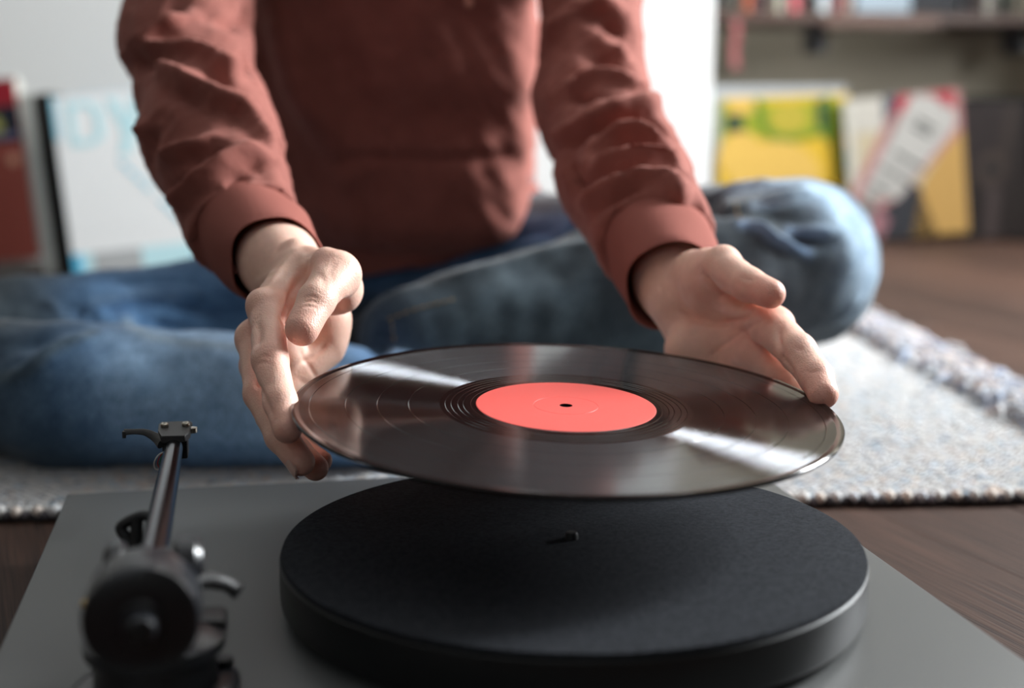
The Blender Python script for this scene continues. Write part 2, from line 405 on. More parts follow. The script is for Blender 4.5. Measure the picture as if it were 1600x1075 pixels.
# local frame: x across to the right, y towards the far edge (0 at the far edge), z up
TM = Matrix.Translation((-.2959, .8678, 0)) @ Matrix.Rotation(TA, 4, 'Z'); TMi = TM.inverted()
def TL(p): return TMi @ Vector(p)
ZP = .044; TW, TD = .472, .43
M_PL = mat('grey_lacquer', (.094, .096, .094), .42, spec=.45)
nn = noise(M_PL, 1500, 2); bump(M_PL, nn.outputs[0], .06, .0003)
M_RUB = mat('black_rubber', (.012, .012, .012), .7)
M_BLK = mat('black_satin_metal', (.012, .013, .016), .28, spec=.6)
M_BLKM = mat('matt_black_plastic', (.012, .012, .013), .5)
M_GUN = mat('dark_polished_metal', (.10, .105, .12), .22, metal=1.)
M_STEEL = mat('steel', (.55, .5, .42), .28, metal=1.)
M_BRASS = mat('brass', (.8, .6, .3), .3, metal=1.)
bm = bmesh.new(); box(bm, (TW/2, -TD/2, ZP-.013), (TW, TD, .026), bev=.0012, seg=3); bm_obj('plinth', bm, M_PL, tt, True)
for x, y in ((.05, -.05), (TW-.05, -.05), (.05, -TD+.05), (TW-.05, -TD+.05)):
    bm = bmesh.new(); lathe(bm, [(0, 0), (.019, 0), (.021, .003), (.018, .018), (0, .018)], 32, Matrix.Translation((x, y, 0))); bm_obj('foot', bm, M_RUB, tt, True)
pc = TL((.0312, .6795, 0)); PR = .1512
bm = bmesh.new(); lathe(bm, [(0, ZP+.0005), (.06, ZP+.0005), (.06, ZP+.004), (PR-.006, ZP+.004), (PR-.0012, ZP+.0055), (PR, ZP+.008), (PR, .0712), (PR-.0008, .0722), (0, .0722)], 192, Matrix.Translation((pc.x, pc.y, 0)))
platter = bm_obj('platter', bm, mat('platter_black', (.011, .0115, .012), .42, spec=.35), tt, True)
M_FELT = mat('black_felt', (.012, .0125, .015), .95, spec=.15, Sheen_Weight=.06, Sheen_Roughness=.45); BS(M_FELT).inputs['Sheen Tint'].default_value = (.5, .55, .65, 1)
n1 = noise(M_FELT, 420, 5, .7); n2 = noise(M_FELT, 2600, 2, .6)
L(M_FELT, ramp(M_FELT, n1.outputs[0], [(.35, (.005, .0055, .007)), (.72, (.030, .033, .040))]).outputs[0], BS(M_FELT).inputs['Base Color'])
bump(M_FELT, mix(M_FELT, .5, n1.outputs[0], n2.outputs[0]), .8, .0008)
bm = bmesh.new(); lathe(bm, [(.0035, .0722), (PR-.0016, .0722), (PR-.0006, .0732), (PR-.0012, .0750), (PR-.003, .0753), (.0035, .0753)], 192, Matrix.Translation((pc.x, pc.y, 0))); bm_obj('felt_mat', bm, M_FELT, tt, True)
bm = bmesh.new(); lathe(bm, [(0, .07), (.0035, .07), (.0035, .0775), (.0028, .0790), (0, .0793)], 24, Matrix.Translation((pc.x, pc.y, 0))); bm_obj('spindle', bm, M_BLKM, tt, True)

# tonearm: sub-parts under an Empty; head at A, counterweight at B
hd = TL(P(272, 697, .785)); ct = TL(P(222, 962, .53)); axd = (hd-ct).normalized()
arm = empty('tonearm', (0, 0, 0), parent=tt)
def along(t): return ct+axd*t
Ltot = (hd-ct).length
bv = along(.055)      # bearing position
up = Vector((0, 0, 1)); side = axd.cross(up).normalized(); upn = side.cross(axd).normalized()
bm = bmesh.new(); tube(bm, [along(.03), along(.07), along(.12), along(.2), along(Ltot-.004)], [.0068, .0066, .0063, .0058, .0052], 32); bm_obj('arm_tube', bm, M_GUN, arm, True)
# counterweight
Mc = frame_to(ct-axd*.010, ct+axd); bm = bmesh.new()
lathe(bm, [(0, -.0085), (.0045, -.0085), (.0058, -.0078), (.0064, -.006), (.0066, .0), (.0090, .0005), (.0098, .002), (.0205, .0022), (.0220, .0032), (.0226, .005), (.0226, .026), (.021, .028), (0, .028)], 64, Mc)
bm_obj('counterweight', bm, M_BLK, arm, True)
bm = bmesh.new(); lathe(bm, [(0, -.0088), (.0028, -.0088), (.0030, -.0082), (0, -.0082)], 24, Mc); bm_obj('stub_cap', bm, M_RUB, arm, True)
# bearing yoke and pillar
bm = bmesh.new()
lathe(bm, [(0, 0), (.011, 0), (.0125, .002), (.0125, .009), (.010, .012), (0, .012)], 40, frame_to(bv+side*.010, bv+side*.03))
lathe(bm, [(0, 0), (.011, 0), (.0125, .002), (.0125, .006), (.010, .009), (0, .009)], 40, frame_to(bv-side*.010, bv-side*.03))
lathe(bm, [(0, 0), (.0085, 0), (.0085, .026), (0, .026)], 24, frame_to(bv-side*.013, bv+side))
bm_obj('bearing_housing', bm, M_BLK, arm, True)
b0 = Vector((bv.x, bv.y, ZP))
bm = bmesh.new(); T0 = Matrix.Translation((b0.x, b0.y, 0))
lathe(bm, [(0, ZP), (.034, ZP), (.036, ZP+.001), (.036, ZP+.005), (.034, ZP+.0065), (.027, ZP+.007), (.026, ZP+.02), (.030, ZP+.022), (.031, ZP+.028), (.024, ZP+.031), (.017, ZP+.033), (.015, bv.z-.013), (0, bv.z-.013)], 48, T0)
bm_obj('pillar', bm, M_BLK, arm, True)
bm = bmesh.new()
bm.free()
for k in range(3):
    bm = bmesh.new(); a = k*2.1+.4; lathe(bm, [(0, 0), (.004, 0), (.004, .004), (0, .0045)], 16, Matrix.Translation((b0.x+.0315*math.cos(a), b0.y+.0315*math.sin(a), ZP+.006)))
    bm_obj('base_screw', bm, M_BLKM, arm, True)
bm = bmesh.new(); box(bm, (0, 0, 0), (.058, .020, .010), bev=.003); box(bm, (-.024, .012, .004), (.016, .018, .018), bev=.003)
o = bm_obj('arm_board', bm, M_BLKM, arm, True); o.location = (b0.x+.002, b0.y+.010, ZP+.028)
# anti-skate slider with a bright tip at the left
bm = bmesh.new(); lathe(bm, [(0, 0), (.0022, 0), (.0022, .012), (0, .012)], 16, frame_to(TL(P(178, 940, .555)), TL(P(137, 944, .565))))
bm_obj('bias_rod', bm, M_BLKM, arm, True)
bm = bmesh.new(); bmesh.ops.create_uvsphere(bm, u_segments=16, v_segments=10, radius=.0026, matrix=Matrix.Translation(TL(P(135, 944, .565)))); bm_obj('bias_tip', bm, M_BRASS, arm, True)
# cueing lever: curved, sweeping right
bm = bmesh.new(); tube(bm, spline([TL(P(296, 912, .575)), TL(P(318, 906, .58)), TL(P(348, 910, .585)), TL(P(366, 920, .588)), TL(P(374, 925, .588))], 5), [.0042]*10+[.0038]*6+[.0046]*5, 16, .75); bm_obj('cue_lever', bm, M_BLKM, arm, True)
# lift platform / rest
bm = bmesh.new(); tube(bm, spline([TL(P(255, 865, .62)), TL(P(268, 866, .62)), TL(P(280, 862, .625)), TL(P(283, 856, .625))], 4), .0030, 12); tube(bm, [TL(P(262, 868, .62)), TL(P(262, 868, .62))-Vector((0, 0, .045))], .0028, 12); bm_obj('lift_bar', bm, M_BLKM, arm, True)
# arm clip: C shaped rest around the tube, left open
clip = [P(243, 812, .655), P(222, 806, .655), P(190, 822, .655), P(196, 838, .655), P(214, 862, .655), P(232, 858, .655), P(240, 842, .655)]
bm = bmesh.new(); cl = spline([TL(c) for c in clip], 5); tube(bm, cl, .0026, 12, 1.1); tube(bm, [TL(P(216, 862, .655)), TL(P(216, 862, .655))-Vector((0, 0, .04))], .004, 12)
tube(bm, [TL(P(214, 812, .655)), TL(P(212, 855, .655))], .0030, 10)
bm_obj('arm_rest', bm, M_BLKM, arm, True)
# headshell with finger lift
hm = Matrix(((side.x, axd.x, upn.x, hd.x), (side.y, axd.y, upn.y, hd.y), (side.z, axd.z, upn.z, hd.z), (0, 0, 0, 1)))
bm = bmesh.new(); prism(bm, [(-.0068, -.006), (.0068, -.006), (.0092, .002), (.0098, .026), (.0085, .030), (-.0085, .030), (-.0098, .026), (-.0092, .008)], .0042, hm @ Matrix.Translation((0, 0, .0035)))
bmesh.ops.bevel(bm, geom=bm.edges[:], offset=.0005, segments=1, affect='EDGES')
tube(bm, spline([hm @ Vector(q) for q in ((-.006, -.003, .003), (-.010, .004, .0045), (-.016, .009, .0066), (-.022, .010, .0072), (-.0285, .010, .0072))], 4), [.0042, .0039, .0036, .0033, .0030, .0027, .0025, .0023, .0021, .0020, .0019, .0018, .0017, .0017, .0018, .0019, .002], 10, .55)
box(bm, hm @ Vector((-.0285, .010, .0058)), (.0022, .003, .0042), bev=.0005)
bm_obj('headshell', bm, mat('headshell_black', (.03, .03, .03), .5), arm, True)
bm = bmesh.new(); box(bm, (0, 0, 0), (.0145, .018, .013), bev=.001); o = bm_obj('cartridge', bm, M_BLKM, arm, True); o.matrix_local = hm @ Matrix.Translation((0, .016, -.0035))
bm = bmesh.new()
for sx in (-.0058, .0064):
    lathe(bm, [(0, 0), (.0021, 0), (.0023, .0004), (.0023, .0018), (.0018, .0024), (.0009, .0024), (.0009, .0018), (0, .0018)], 20, hm @ Matrix.Translation((sx, .016, .0077)))
lathe(bm, [(0, 0), (.0026, 0), (.0028, .0004), (.0028, .003), (0, .0032)], 20, hm @ Matrix.Translation((.0102, .014, .0042)))
bm_obj('mounting_screw', bm, M_STEEL, arm, True)
for nm, c, off in (('white_lead', (.75, .75, .72), 0), ('red_lead', (.5, .03, .02), .0012), ('green_lead', (.03, .22, .1), .0020)):
    bm = bmesh.new(); q = [(-.003, -.002, -.002), (-.0085+off, .000, -.0045), (-.0118+off*1.6, .003, -.010), (-.0112+off*1.5, .006, -.015+off), (-.007, .010, -.0155), (-.0035, .014, -.012)]
    tube(bm, spline([hm @ Vector(x) for x in q], 5), .00038 if off else .00045, 8); tag(bm_obj('lead_wire', bm, mat(nm, c, .4), arm, True), nm.replace('_', ' '))

# ------------------------------------------------------------------ record
DC = Vector((.02989, .73211, .13405)); DN = Vector((.0355, -.0514, 1)).normalized(); RR = .1508
rq = DN.to_track_quat('Z', 'Y').to_euler()
rec = empty('vinyl_record', DC, rq); tag(rec, 'black vinyl record with plain red label held by both hands above the platter', 'record')
M_VIN = mat('vinyl', (.006, .005, .005), .12, spec=.5)
tc = N(M_VIN, 'ShaderNodeTexCoord'); sx = N(M_VIN, 'ShaderNodeSeparateXYZ'); L(M_VIN, tc.outputs['Object'], sx.inputs[0])
cb = N(M_VIN, 'ShaderNodeCombineXYZ'); L(M_VIN, sx.outputs[0], cb.inputs[0]); L(M_VIN, sx.outputs[1], cb.inputs[1])
ln = N(M_VIN, 'ShaderNodeVectorMath', operation='LENGTH'); L(M_VIN, cb.outputs[0], ln.inputs[0]); rad = ln.outputs['Value']
rc = N(M_VIN, 'ShaderNodeCombineXYZ'); L(M_VIN, rad, rc.inputs[0])
g1 = noise(M_VIN, 900, 4, .8, rc.outputs[0]); g2 = noise(M_VIN, 1300, 3, .8, rc.outputs[0]); g3 = noise(M_VIN, 60, 2, .5, rc.outputs[0])
# 1 on the grooved band, 0 on the run-out and the rim, with darker gaps between the tracks
def band(a, b, soft=.0004):
    m1 = N(M_VIN, 'ShaderNodeMapRange'); m1.inputs[1].default_value = a-soft; m1.inputs[2].default_value = a+soft; L(M_VIN, rad, m1.inputs[0])
    m2 = N(M_VIN, 'ShaderNodeMapRange'); m2.inputs[1].default_value = b-soft; m2.inputs[2].default_value = b+soft; L(M_VIN, rad, m2.inputs[0])
    s = N(M_VIN, 'ShaderNodeMath', operation='SUBTRACT'); L(M_VIN, m1.outputs[0], s.inputs[0]); L(M_VIN, m2.outputs[0], s.inputs[1]); return s.outputs[0]
tot = None
for a, b in ((.0700, .0868), (.0873, .1040), (.1045, .1212), (.1217, .1408), (.1413, .1462)):
    x = band(a, b, .00012)
    if tot is None: tot = x
    else:
        s = N(M_VIN, 'ShaderNodeMath', operation='ADD'); L(M_VIN, tot, s.inputs[0]); L(M_VIN, x, s.inputs[1]); tot = s.outputs[0]
def mrange(v, a, b, c, d):
    m = N(M_VIN, 'ShaderNodeMapRange'); m.inputs[1].default_value = a; m.inputs[2].default_value = b; m.inputs[3].default_value = c; m.inputs[4].default_value = d; L(M_VIN, v, m.inputs[0]); return m.outputs[0]
tg = N(M_VIN, 'ShaderNodeTangent', direction_type='RADIAL', axis='Z')
gl = N(M_VIN, 'ShaderNodeBsdfAnisotropic'); gl.inputs['Color'].default_value = (.30, .31, .33, 1); gl.inputs['Anisotropy'].default_value = .93
L(M_VIN, tg.outputs[0], gl.inputs['Tangent']); L(M_VIN, mrange(g1.outputs[0],   .3, .7, .20, .27), gl.inputs['Roughness']); L(M_VIN, mrange(g2.outputs[0], .3, .7, -.020, .020), gl.inputs['Rotation'])
ms = N(M_VIN, 'ShaderNodeMixShader'); wt = N(M_VIN, 'ShaderNodeMath', operation='MULTIPLY'); L(M_VIN, tot, wt.inputs[0]); wt.inputs[1].default_value = .26
L(M_VIN, wt.outputs[0], ms.inputs[0]); L(M_VIN, BS(M_VIN).outputs[0], ms.inputs[1]); L(M_VIN, gl.outputs[0], ms.inputs[2]); L(M_VIN, ms.outputs[0], M_VIN.node_tree.nodes['Material Output'].inputs[0])
bm = bmesh.new()
prof = [(.0037, -.0008), (.0037, .0008), (.0502, .0008), (.0506, .0006)]
prof += [(r, .0006) for r in (.0515, .0523, .0527)]+[(.053, .00063), (.0534, .0006)]
for r in (.0568, .0598, .0635, .0668): prof += [(r-.0004, .0006), (r, .00048), (r+.0004, .0006)]
prof += [(.0700, .0006), (.0701, .00061), (.0868, .00061), (.0870, .00045), (.0873, .00061), (.1040, .00061), (.1043, .00045), (.1045, .00061), (.1212, .00061), (.1215, .00045), (.1217, .00061), (.1408, .00061), (.1411, .00045), (.1413, .00061), (.1462, .00062), (.1466, .00066), (.1490, .00125), (.1502, .0013), (RR, .0007), (RR, -.0006), (.1500, -.0013), (.148, -.0012), (.146, -.0008), (.0037, -.0008)]
lathe(bm, prof, 256); bm_obj('vinyl_disc', bm, M_VIN, rec, True, 2.2)
M_LAB = mat('red_label_paper', (.86, .12, .10), .45, spec=.4); nn = noise(M_LAB, 700, 3); bump(M_LAB, nn.outputs[0], .08, .0002)
bm = bmesh.new(); lathe(bm, [(.0036, .0008), (.0036, .00100), (.01775, .00100), (.0179, .00085), (.01805, .00100), (.0496, .00100), (.0500, .0008)], 160); bm_obj('center_label', bm, M_LAB, rec, False)

# ------------------------------------------------------------------ shelf, books, albums against the walls
M_SHELF = wood_mat('shelf_wood', (.018, .010, .008), (.055, .028, .018), .5, (4, 50, 50))
SA = R(9); s0 = P(1112, 22, 2.93); s0.z = .474; sux = Vector((math.cos(SA), math.sin(SA), 0)); suy = Vector((-math.sin(SA), math.cos(SA), 0)); SR = Matrix.Rotation(SA, 3, 'Z')
def sp_(u, v, z): p = s0+sux*u+suy*v; return Vector((p.x, p.y, z))
shelf = empty('wall_shelf', sp_(.5, .1, .474)); tag(shelf, 'dark wooden shelf with a row of books, high on the beige wall at right', 'shelf')
def ch(name, bm, m, par, loc, **k):   # child in world coordinates of an unrotated empty
    bmesh.ops.translate(bm, verts=bm.verts, vec=-Vector(loc)); return bm_obj(name, bm, m, par, **k)
ZS = .474
bm = bmesh.new(); box(bm, sp_(.42, .135, ZS+.011), (.98, .29, .022), SR, bev=.002); ch('board', bm, M_SHELF, shelf, shelf.location)
M_LIT_STRIP = wood_mat('lit_strip_wood', (.04, .02, .012), (.09, .045, .03), .5, (4, 50, 50))  # paler wood colour paints the lit stretch of the shelf edge
bm = bmesh.new(); box(bm, sp_(.385, -.013, ZS+.004), (.27, .006, .026), SR, bev=.001); tag(ch('lit_edge_strip', bm, M_LIT_STRIP, shelf, shelf.location), 'lit stretch of the front edge, painted as a paler wood strip')
for u in (.30, .80):
    bm = bmesh.new(); box(bm, sp_(u, .16, ZS-.03), (.02, .1, .06), SR, bev=.002); ch('bracket', bm, mat('bracket_metal', (.03, .03, .035), .5), shelf, shelf.location)
def album(name, label, cat, base, w_, h_, t_, rz, lean, cover, edge, roll=0, group=None):
    """a sleeve standing on its lower edge, leaning back; local x across, local y thickness, z up. base = lower left front corner"""
    e = empty(name, base, Matrix.Rotation(rz, 3, 'Z').to_4x4().to_euler()); e.rotation_euler = (Matrix.Rotation(rz, 3, 'Z') @ Matrix.Rotation(roll, 3, 'Y') @ Matrix.Rotation(-lean, 3, 'X')).to_euler()
    tag(e, label, cat, group)
    bm = bmesh.new(); box(bm, (w_/2, t_/2, h_/2), (w_, t_, h_), bev=min(.0012, t_*.3), seg=1); bm_obj('sleeve', bm, edge, e)
    bm = bmesh.new(); box(bm, (w_/2, -.0004, h_/2), (w_-.002, .0012, h_-.002)); bm_obj('front_cover', bm, cover, e)
    return e
def patch(e, name, pts, m, z=.0014, th=.0006):
    """flat printed shape on the front cover: points in cover metres (x, z)"""
    bm = bmesh.new(); prism(bm, pts, th, Matrix(((1, 0, 0, 0), (0, 0, -1, -z+.0004), (0, 1, 0, 0), (0, 0, 0, 1)))); return bm_obj(name, bm, m, e)
def rect(x0, z0, x1, z1): return [(x0, z0), (x1, z0), (x1, z1), (x0, z1)]
def oval(cx, cz, a, b, rot=0, n=28): return [(cx+a*math.cos(t)*math.cos(rot)-b*math.sin(t)*math.sin(rot), cz+a*math.cos(t)*math.sin(rot)+b*math.sin(t)*math.cos(rot)) for t in [2*math.pi*i/n for i in range(n)]]
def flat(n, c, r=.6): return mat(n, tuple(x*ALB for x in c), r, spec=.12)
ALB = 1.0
def gz(p, z=0):   # same pixel ray continued to height z
    d = (P(*p, 1)-CAMP); t = (z-CH)/d.z; return CAMP+d*t

# left: red boxed set, grey edge visible
RB = Vector((-1.133, 2.36, .001))
e = album('record_box', 'maroon boxed record set with dark title band, at far left against the white wall', 'record', RB, .305, .315, .035, R(2), R(3), flat('maroon_print', (.33, .085, .065)), flat('grey_card', (.42, .42, .38)), roll=R(-5.7))
patch(e, 'title_band', rect(.012, .205, .303, .268), flat('navy_print', (.015, .018, .028)))
patch(e, 'top_band', rect(.012, .270, .303, .312), flat('wine_print', (.28, .02, .03)))
patch(e, 'printed_letter', oval(.262, .235, .012, .018), flat('olive_print', (.30, .30, .10)), .0020)
patch(e, 'printed_line', rect(.245, .212, .296, .222), flat('lilac_print', (.16, .15, .24)), .0020)
patch(e, 'printed_dot', oval(.282, .175, .010, .010), flat('peach_print', (.70, .36, .25)))
e = album('record_box', 'narrow light grey record box standing right of the maroon set', 'record', Vector((-.8235, 2.37, .001)), .020, .316, .16, R(2), R(3), flat('pale_grey_card', (.50, .50, .46)), flat('pale_grey_edge', (.5, .5, .46)), roll=R(-5.7))
# dark spine of a box next to it, then the white and pale blue sleeve
e = album('record_box', 'thick black record box standing between the maroon set and the white sleeve', 'record', Vector((-.8015, 2.371, .001)), .032, .316, .16, R(2), R(3), flat('black_card', (.022, .02, .018), .7), flat('black_card_edge', (.035, .033, .028), .7), roll=R(-5.7))
WB = P(118, 441, 2.30); WB.z = .001
M_CY = flat('cyan_print', (.30, .62, .74)); M_PCY = flat('pale_cyan_print', (.52, .76, .80)); M_WC = flat('white_print', (.80, .81, .80))
e = album('record_sleeve', 'white record sleeve with pale blue lettering, leaning behind the person\'s right arm', 'record', WB, .205, .312, .006, R(8), R(6), M_WC, flat('blue_edge', (.05, .38, .62)), roll=R(-5.7))
patch(e, 'printed_letter', [(.024, .225), (.024, .300), (.062, .300), (.082, .285), (.082, .240), (.062, .225), (.034, .225), (.034, .236), (.058, .236), (.068, .246), (.068, .279), (.058, .289), (.036, .289), (.036, .225)], M_PCY)
patch(e, 'printed_letter', [(.090, .300), (.112, .240), (.100, .205), (.120, .205), (.150, .300), (.132, .300), (.121, .262), (.110, .300)], M_PCY)
patch(e, 'printed_letter', oval(.172, .262, .022, .036), M_PCY)
for k in range(9):
    cx, cz = .098+.0115*k, .196-.0145*k
    if k == 4: continue
    patch(e, 'printed_letter', [(cx, cz), (cx+.010, cz-.004), (cx+.015, cz-.015), (cx+.004, cz-.011)], M_CY)
patch(e, 'bottom_strip', rect(.001, .002, .204, .046), M_PCY); patch(e, 'bottom_strip', rect(.001, .002, .016, .046), flat('blue_print', (.10, .45, .68)), .0020)
patch(e, 'photo_strip', rect(.036, .006, .116, .046), flat('grey_print', (.42, .43, .43)), .0020)
patch(e, 'side_strip', rect(.001, .24, .008, .31), M_CY)
# small brown block right of it
bm = bmesh.new(); p = P(297, 441, 2.36); box(bm, (0, 0, .03), (.05, .04, .06), bev=.003); o = bm_obj('wooden_block', bm, wood_mat('block_wood', (.05, .02, .012), (.12, .05, .03)), None); o.location = (p.x, p.y, .0015); tag(o, 'small dark brown wooden block on the floor beside the white record sleeve', 'block')

ALB = .38  # dims every sleeve colour in the alcove, in place of shade
# right: white box set behind, then the covers
def lx(px, d): return (px-800)/F*d
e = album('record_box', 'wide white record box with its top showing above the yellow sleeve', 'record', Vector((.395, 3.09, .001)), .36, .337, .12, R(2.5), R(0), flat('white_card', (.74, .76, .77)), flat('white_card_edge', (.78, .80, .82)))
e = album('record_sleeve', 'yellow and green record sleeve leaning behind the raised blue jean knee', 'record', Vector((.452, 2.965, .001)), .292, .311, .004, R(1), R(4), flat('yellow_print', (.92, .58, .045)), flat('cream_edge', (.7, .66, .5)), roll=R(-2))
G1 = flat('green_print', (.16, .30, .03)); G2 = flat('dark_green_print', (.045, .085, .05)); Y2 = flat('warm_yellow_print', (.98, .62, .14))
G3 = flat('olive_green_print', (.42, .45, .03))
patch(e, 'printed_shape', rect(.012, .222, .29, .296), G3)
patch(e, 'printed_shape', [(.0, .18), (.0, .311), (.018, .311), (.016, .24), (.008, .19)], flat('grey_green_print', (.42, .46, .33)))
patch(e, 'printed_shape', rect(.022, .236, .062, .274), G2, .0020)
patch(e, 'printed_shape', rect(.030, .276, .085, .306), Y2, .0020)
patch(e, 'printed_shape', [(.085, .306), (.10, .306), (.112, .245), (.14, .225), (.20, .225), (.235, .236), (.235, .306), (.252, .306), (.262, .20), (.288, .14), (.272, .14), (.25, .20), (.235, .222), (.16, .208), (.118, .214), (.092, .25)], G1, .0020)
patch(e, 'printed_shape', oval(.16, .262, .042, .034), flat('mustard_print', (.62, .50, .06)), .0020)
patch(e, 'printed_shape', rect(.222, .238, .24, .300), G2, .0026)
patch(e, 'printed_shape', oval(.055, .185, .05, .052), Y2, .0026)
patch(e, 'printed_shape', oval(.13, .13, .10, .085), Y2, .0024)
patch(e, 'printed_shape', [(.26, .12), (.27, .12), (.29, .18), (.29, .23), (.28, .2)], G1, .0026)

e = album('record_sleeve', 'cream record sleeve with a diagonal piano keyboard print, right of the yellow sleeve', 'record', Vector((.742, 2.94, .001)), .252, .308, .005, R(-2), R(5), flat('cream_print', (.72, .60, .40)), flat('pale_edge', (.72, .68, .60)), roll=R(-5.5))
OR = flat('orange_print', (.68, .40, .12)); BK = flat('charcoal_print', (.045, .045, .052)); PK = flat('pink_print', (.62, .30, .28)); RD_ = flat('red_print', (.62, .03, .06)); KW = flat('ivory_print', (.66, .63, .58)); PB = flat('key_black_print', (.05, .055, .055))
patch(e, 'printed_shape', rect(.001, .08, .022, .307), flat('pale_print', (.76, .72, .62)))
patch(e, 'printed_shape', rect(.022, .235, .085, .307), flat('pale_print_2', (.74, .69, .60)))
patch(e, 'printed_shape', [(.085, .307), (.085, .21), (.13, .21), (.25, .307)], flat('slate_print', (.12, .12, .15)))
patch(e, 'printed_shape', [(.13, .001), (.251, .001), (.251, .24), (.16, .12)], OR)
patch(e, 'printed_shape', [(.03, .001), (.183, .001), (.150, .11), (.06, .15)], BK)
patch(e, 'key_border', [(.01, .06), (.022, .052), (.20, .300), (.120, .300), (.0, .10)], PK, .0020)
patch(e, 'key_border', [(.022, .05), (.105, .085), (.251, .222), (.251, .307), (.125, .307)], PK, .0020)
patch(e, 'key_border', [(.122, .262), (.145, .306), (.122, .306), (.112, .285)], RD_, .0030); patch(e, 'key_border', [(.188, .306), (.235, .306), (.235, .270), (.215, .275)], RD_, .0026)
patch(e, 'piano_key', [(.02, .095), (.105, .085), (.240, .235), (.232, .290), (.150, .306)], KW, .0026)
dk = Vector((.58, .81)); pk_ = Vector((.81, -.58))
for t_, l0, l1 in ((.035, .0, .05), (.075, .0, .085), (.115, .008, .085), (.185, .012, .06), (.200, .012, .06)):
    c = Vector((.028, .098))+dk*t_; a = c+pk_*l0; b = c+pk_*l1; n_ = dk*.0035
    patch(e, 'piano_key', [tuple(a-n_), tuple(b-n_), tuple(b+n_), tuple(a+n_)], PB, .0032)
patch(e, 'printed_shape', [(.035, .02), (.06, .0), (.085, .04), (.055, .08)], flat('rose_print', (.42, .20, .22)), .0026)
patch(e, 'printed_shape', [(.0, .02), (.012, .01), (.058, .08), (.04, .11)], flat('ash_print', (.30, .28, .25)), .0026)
ALB = .18  # dark sleeves dimmed further, alcove shade put into their colours
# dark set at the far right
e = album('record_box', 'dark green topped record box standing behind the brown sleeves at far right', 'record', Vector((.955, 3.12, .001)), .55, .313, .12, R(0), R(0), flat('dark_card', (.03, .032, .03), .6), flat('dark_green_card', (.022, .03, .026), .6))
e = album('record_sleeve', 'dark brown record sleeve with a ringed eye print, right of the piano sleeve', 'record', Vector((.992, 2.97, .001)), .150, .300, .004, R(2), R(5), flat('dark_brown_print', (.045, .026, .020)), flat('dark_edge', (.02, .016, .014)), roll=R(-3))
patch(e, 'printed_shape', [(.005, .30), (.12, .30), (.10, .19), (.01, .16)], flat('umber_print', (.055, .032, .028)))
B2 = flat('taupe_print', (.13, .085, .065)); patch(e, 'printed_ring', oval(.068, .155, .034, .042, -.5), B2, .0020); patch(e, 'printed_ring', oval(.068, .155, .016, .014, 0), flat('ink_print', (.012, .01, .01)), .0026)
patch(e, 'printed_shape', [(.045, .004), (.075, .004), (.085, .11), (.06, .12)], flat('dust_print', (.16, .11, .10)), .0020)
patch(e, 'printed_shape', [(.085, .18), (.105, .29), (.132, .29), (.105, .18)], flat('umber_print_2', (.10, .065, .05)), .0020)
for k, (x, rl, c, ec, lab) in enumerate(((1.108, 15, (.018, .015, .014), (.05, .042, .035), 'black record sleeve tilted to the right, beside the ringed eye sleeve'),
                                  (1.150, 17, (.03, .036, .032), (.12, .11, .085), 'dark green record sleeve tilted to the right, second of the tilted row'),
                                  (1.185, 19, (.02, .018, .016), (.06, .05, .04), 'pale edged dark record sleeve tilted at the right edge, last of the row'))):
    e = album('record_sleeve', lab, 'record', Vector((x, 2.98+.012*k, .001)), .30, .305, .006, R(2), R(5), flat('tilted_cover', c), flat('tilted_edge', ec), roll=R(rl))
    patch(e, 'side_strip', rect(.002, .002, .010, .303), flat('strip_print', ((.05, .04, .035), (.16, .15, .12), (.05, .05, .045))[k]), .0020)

# books on the shelf: width, colour, bottom hidden by the board's edge
bks = [(1108, 1132, (.05, .045, .04), 'very dark brown hardback at the left end of the shelf row'), (1133, 1156, (.09, .08, .065), 'olive brown hardback on the shelf, left of the orange one'), (1158, 1180, (.48, .12, .06), 'orange spined book on the shelf'),
       (1181, 1199, (.05, .025, .045), 'dark purple book on the shelf, right of the orange one'), (1200, 1208, (.28, .20, .12), 'thin tan book on the shelf beside the cream one'), (1209, 1228, (.55, .52, .42), 'cream spined book on the shelf, left of the pink one'),
       (1230, 1254, (.72, .16, .18), 'pink spined book on the shelf'), (1256, 1268, (.015, .017, .015), 'thin black book on the shelf between pink and white ones'), (1272, 1301, (.66, .70, .72), 'white spined book on the shelf, right of the thin black one'),
       (1303, 1315, (.36, .04, .05), 'dark red book on the shelf beside the striped cream one'), (1316, 1332, (.56, .42, .36), 'cream and pink book on the shelf, right of the dark red one'), (1336, 1424, (.40, .48, .54), 'wide pale blue box file on the shelf'),
       (1426, 1500, (.008, .008, .011), 'wide black box file on the shelf, right of the pale blue one'), (1503, 1518, (.07, .065, .07), 'charcoal book with grey lettering on the shelf'), (1519, 1530, (.05, .02, .022), 'thin dark maroon book on the shelf'),
       (1531, 1555, (.50, .46, .40), 'beige spined book on the shelf, near the right edge'), (1557, 1580, (.045, .055, .045), 'dark green book on the shelf between two beige ones'), (1582, 1604, (.32, .28, .21), 'khaki spined book at the right end of the visible shelf row')]
def shelf_u(px):   # where this pixel column crosses the shelf's front
    d = P(px, 20, 1)-CAMP; # solve s0+u*sux = CAMP + t*d in xy
    A = np.array([[sux.x, -d.x], [sux.y, -d.y]]); u, t = np.linalg.solve(A, [CAMP.x-s0.x, CAMP.y-s0.y]); return float(u)
M_PAGE = flat('book_pages', (.55, .5, .4), .9)
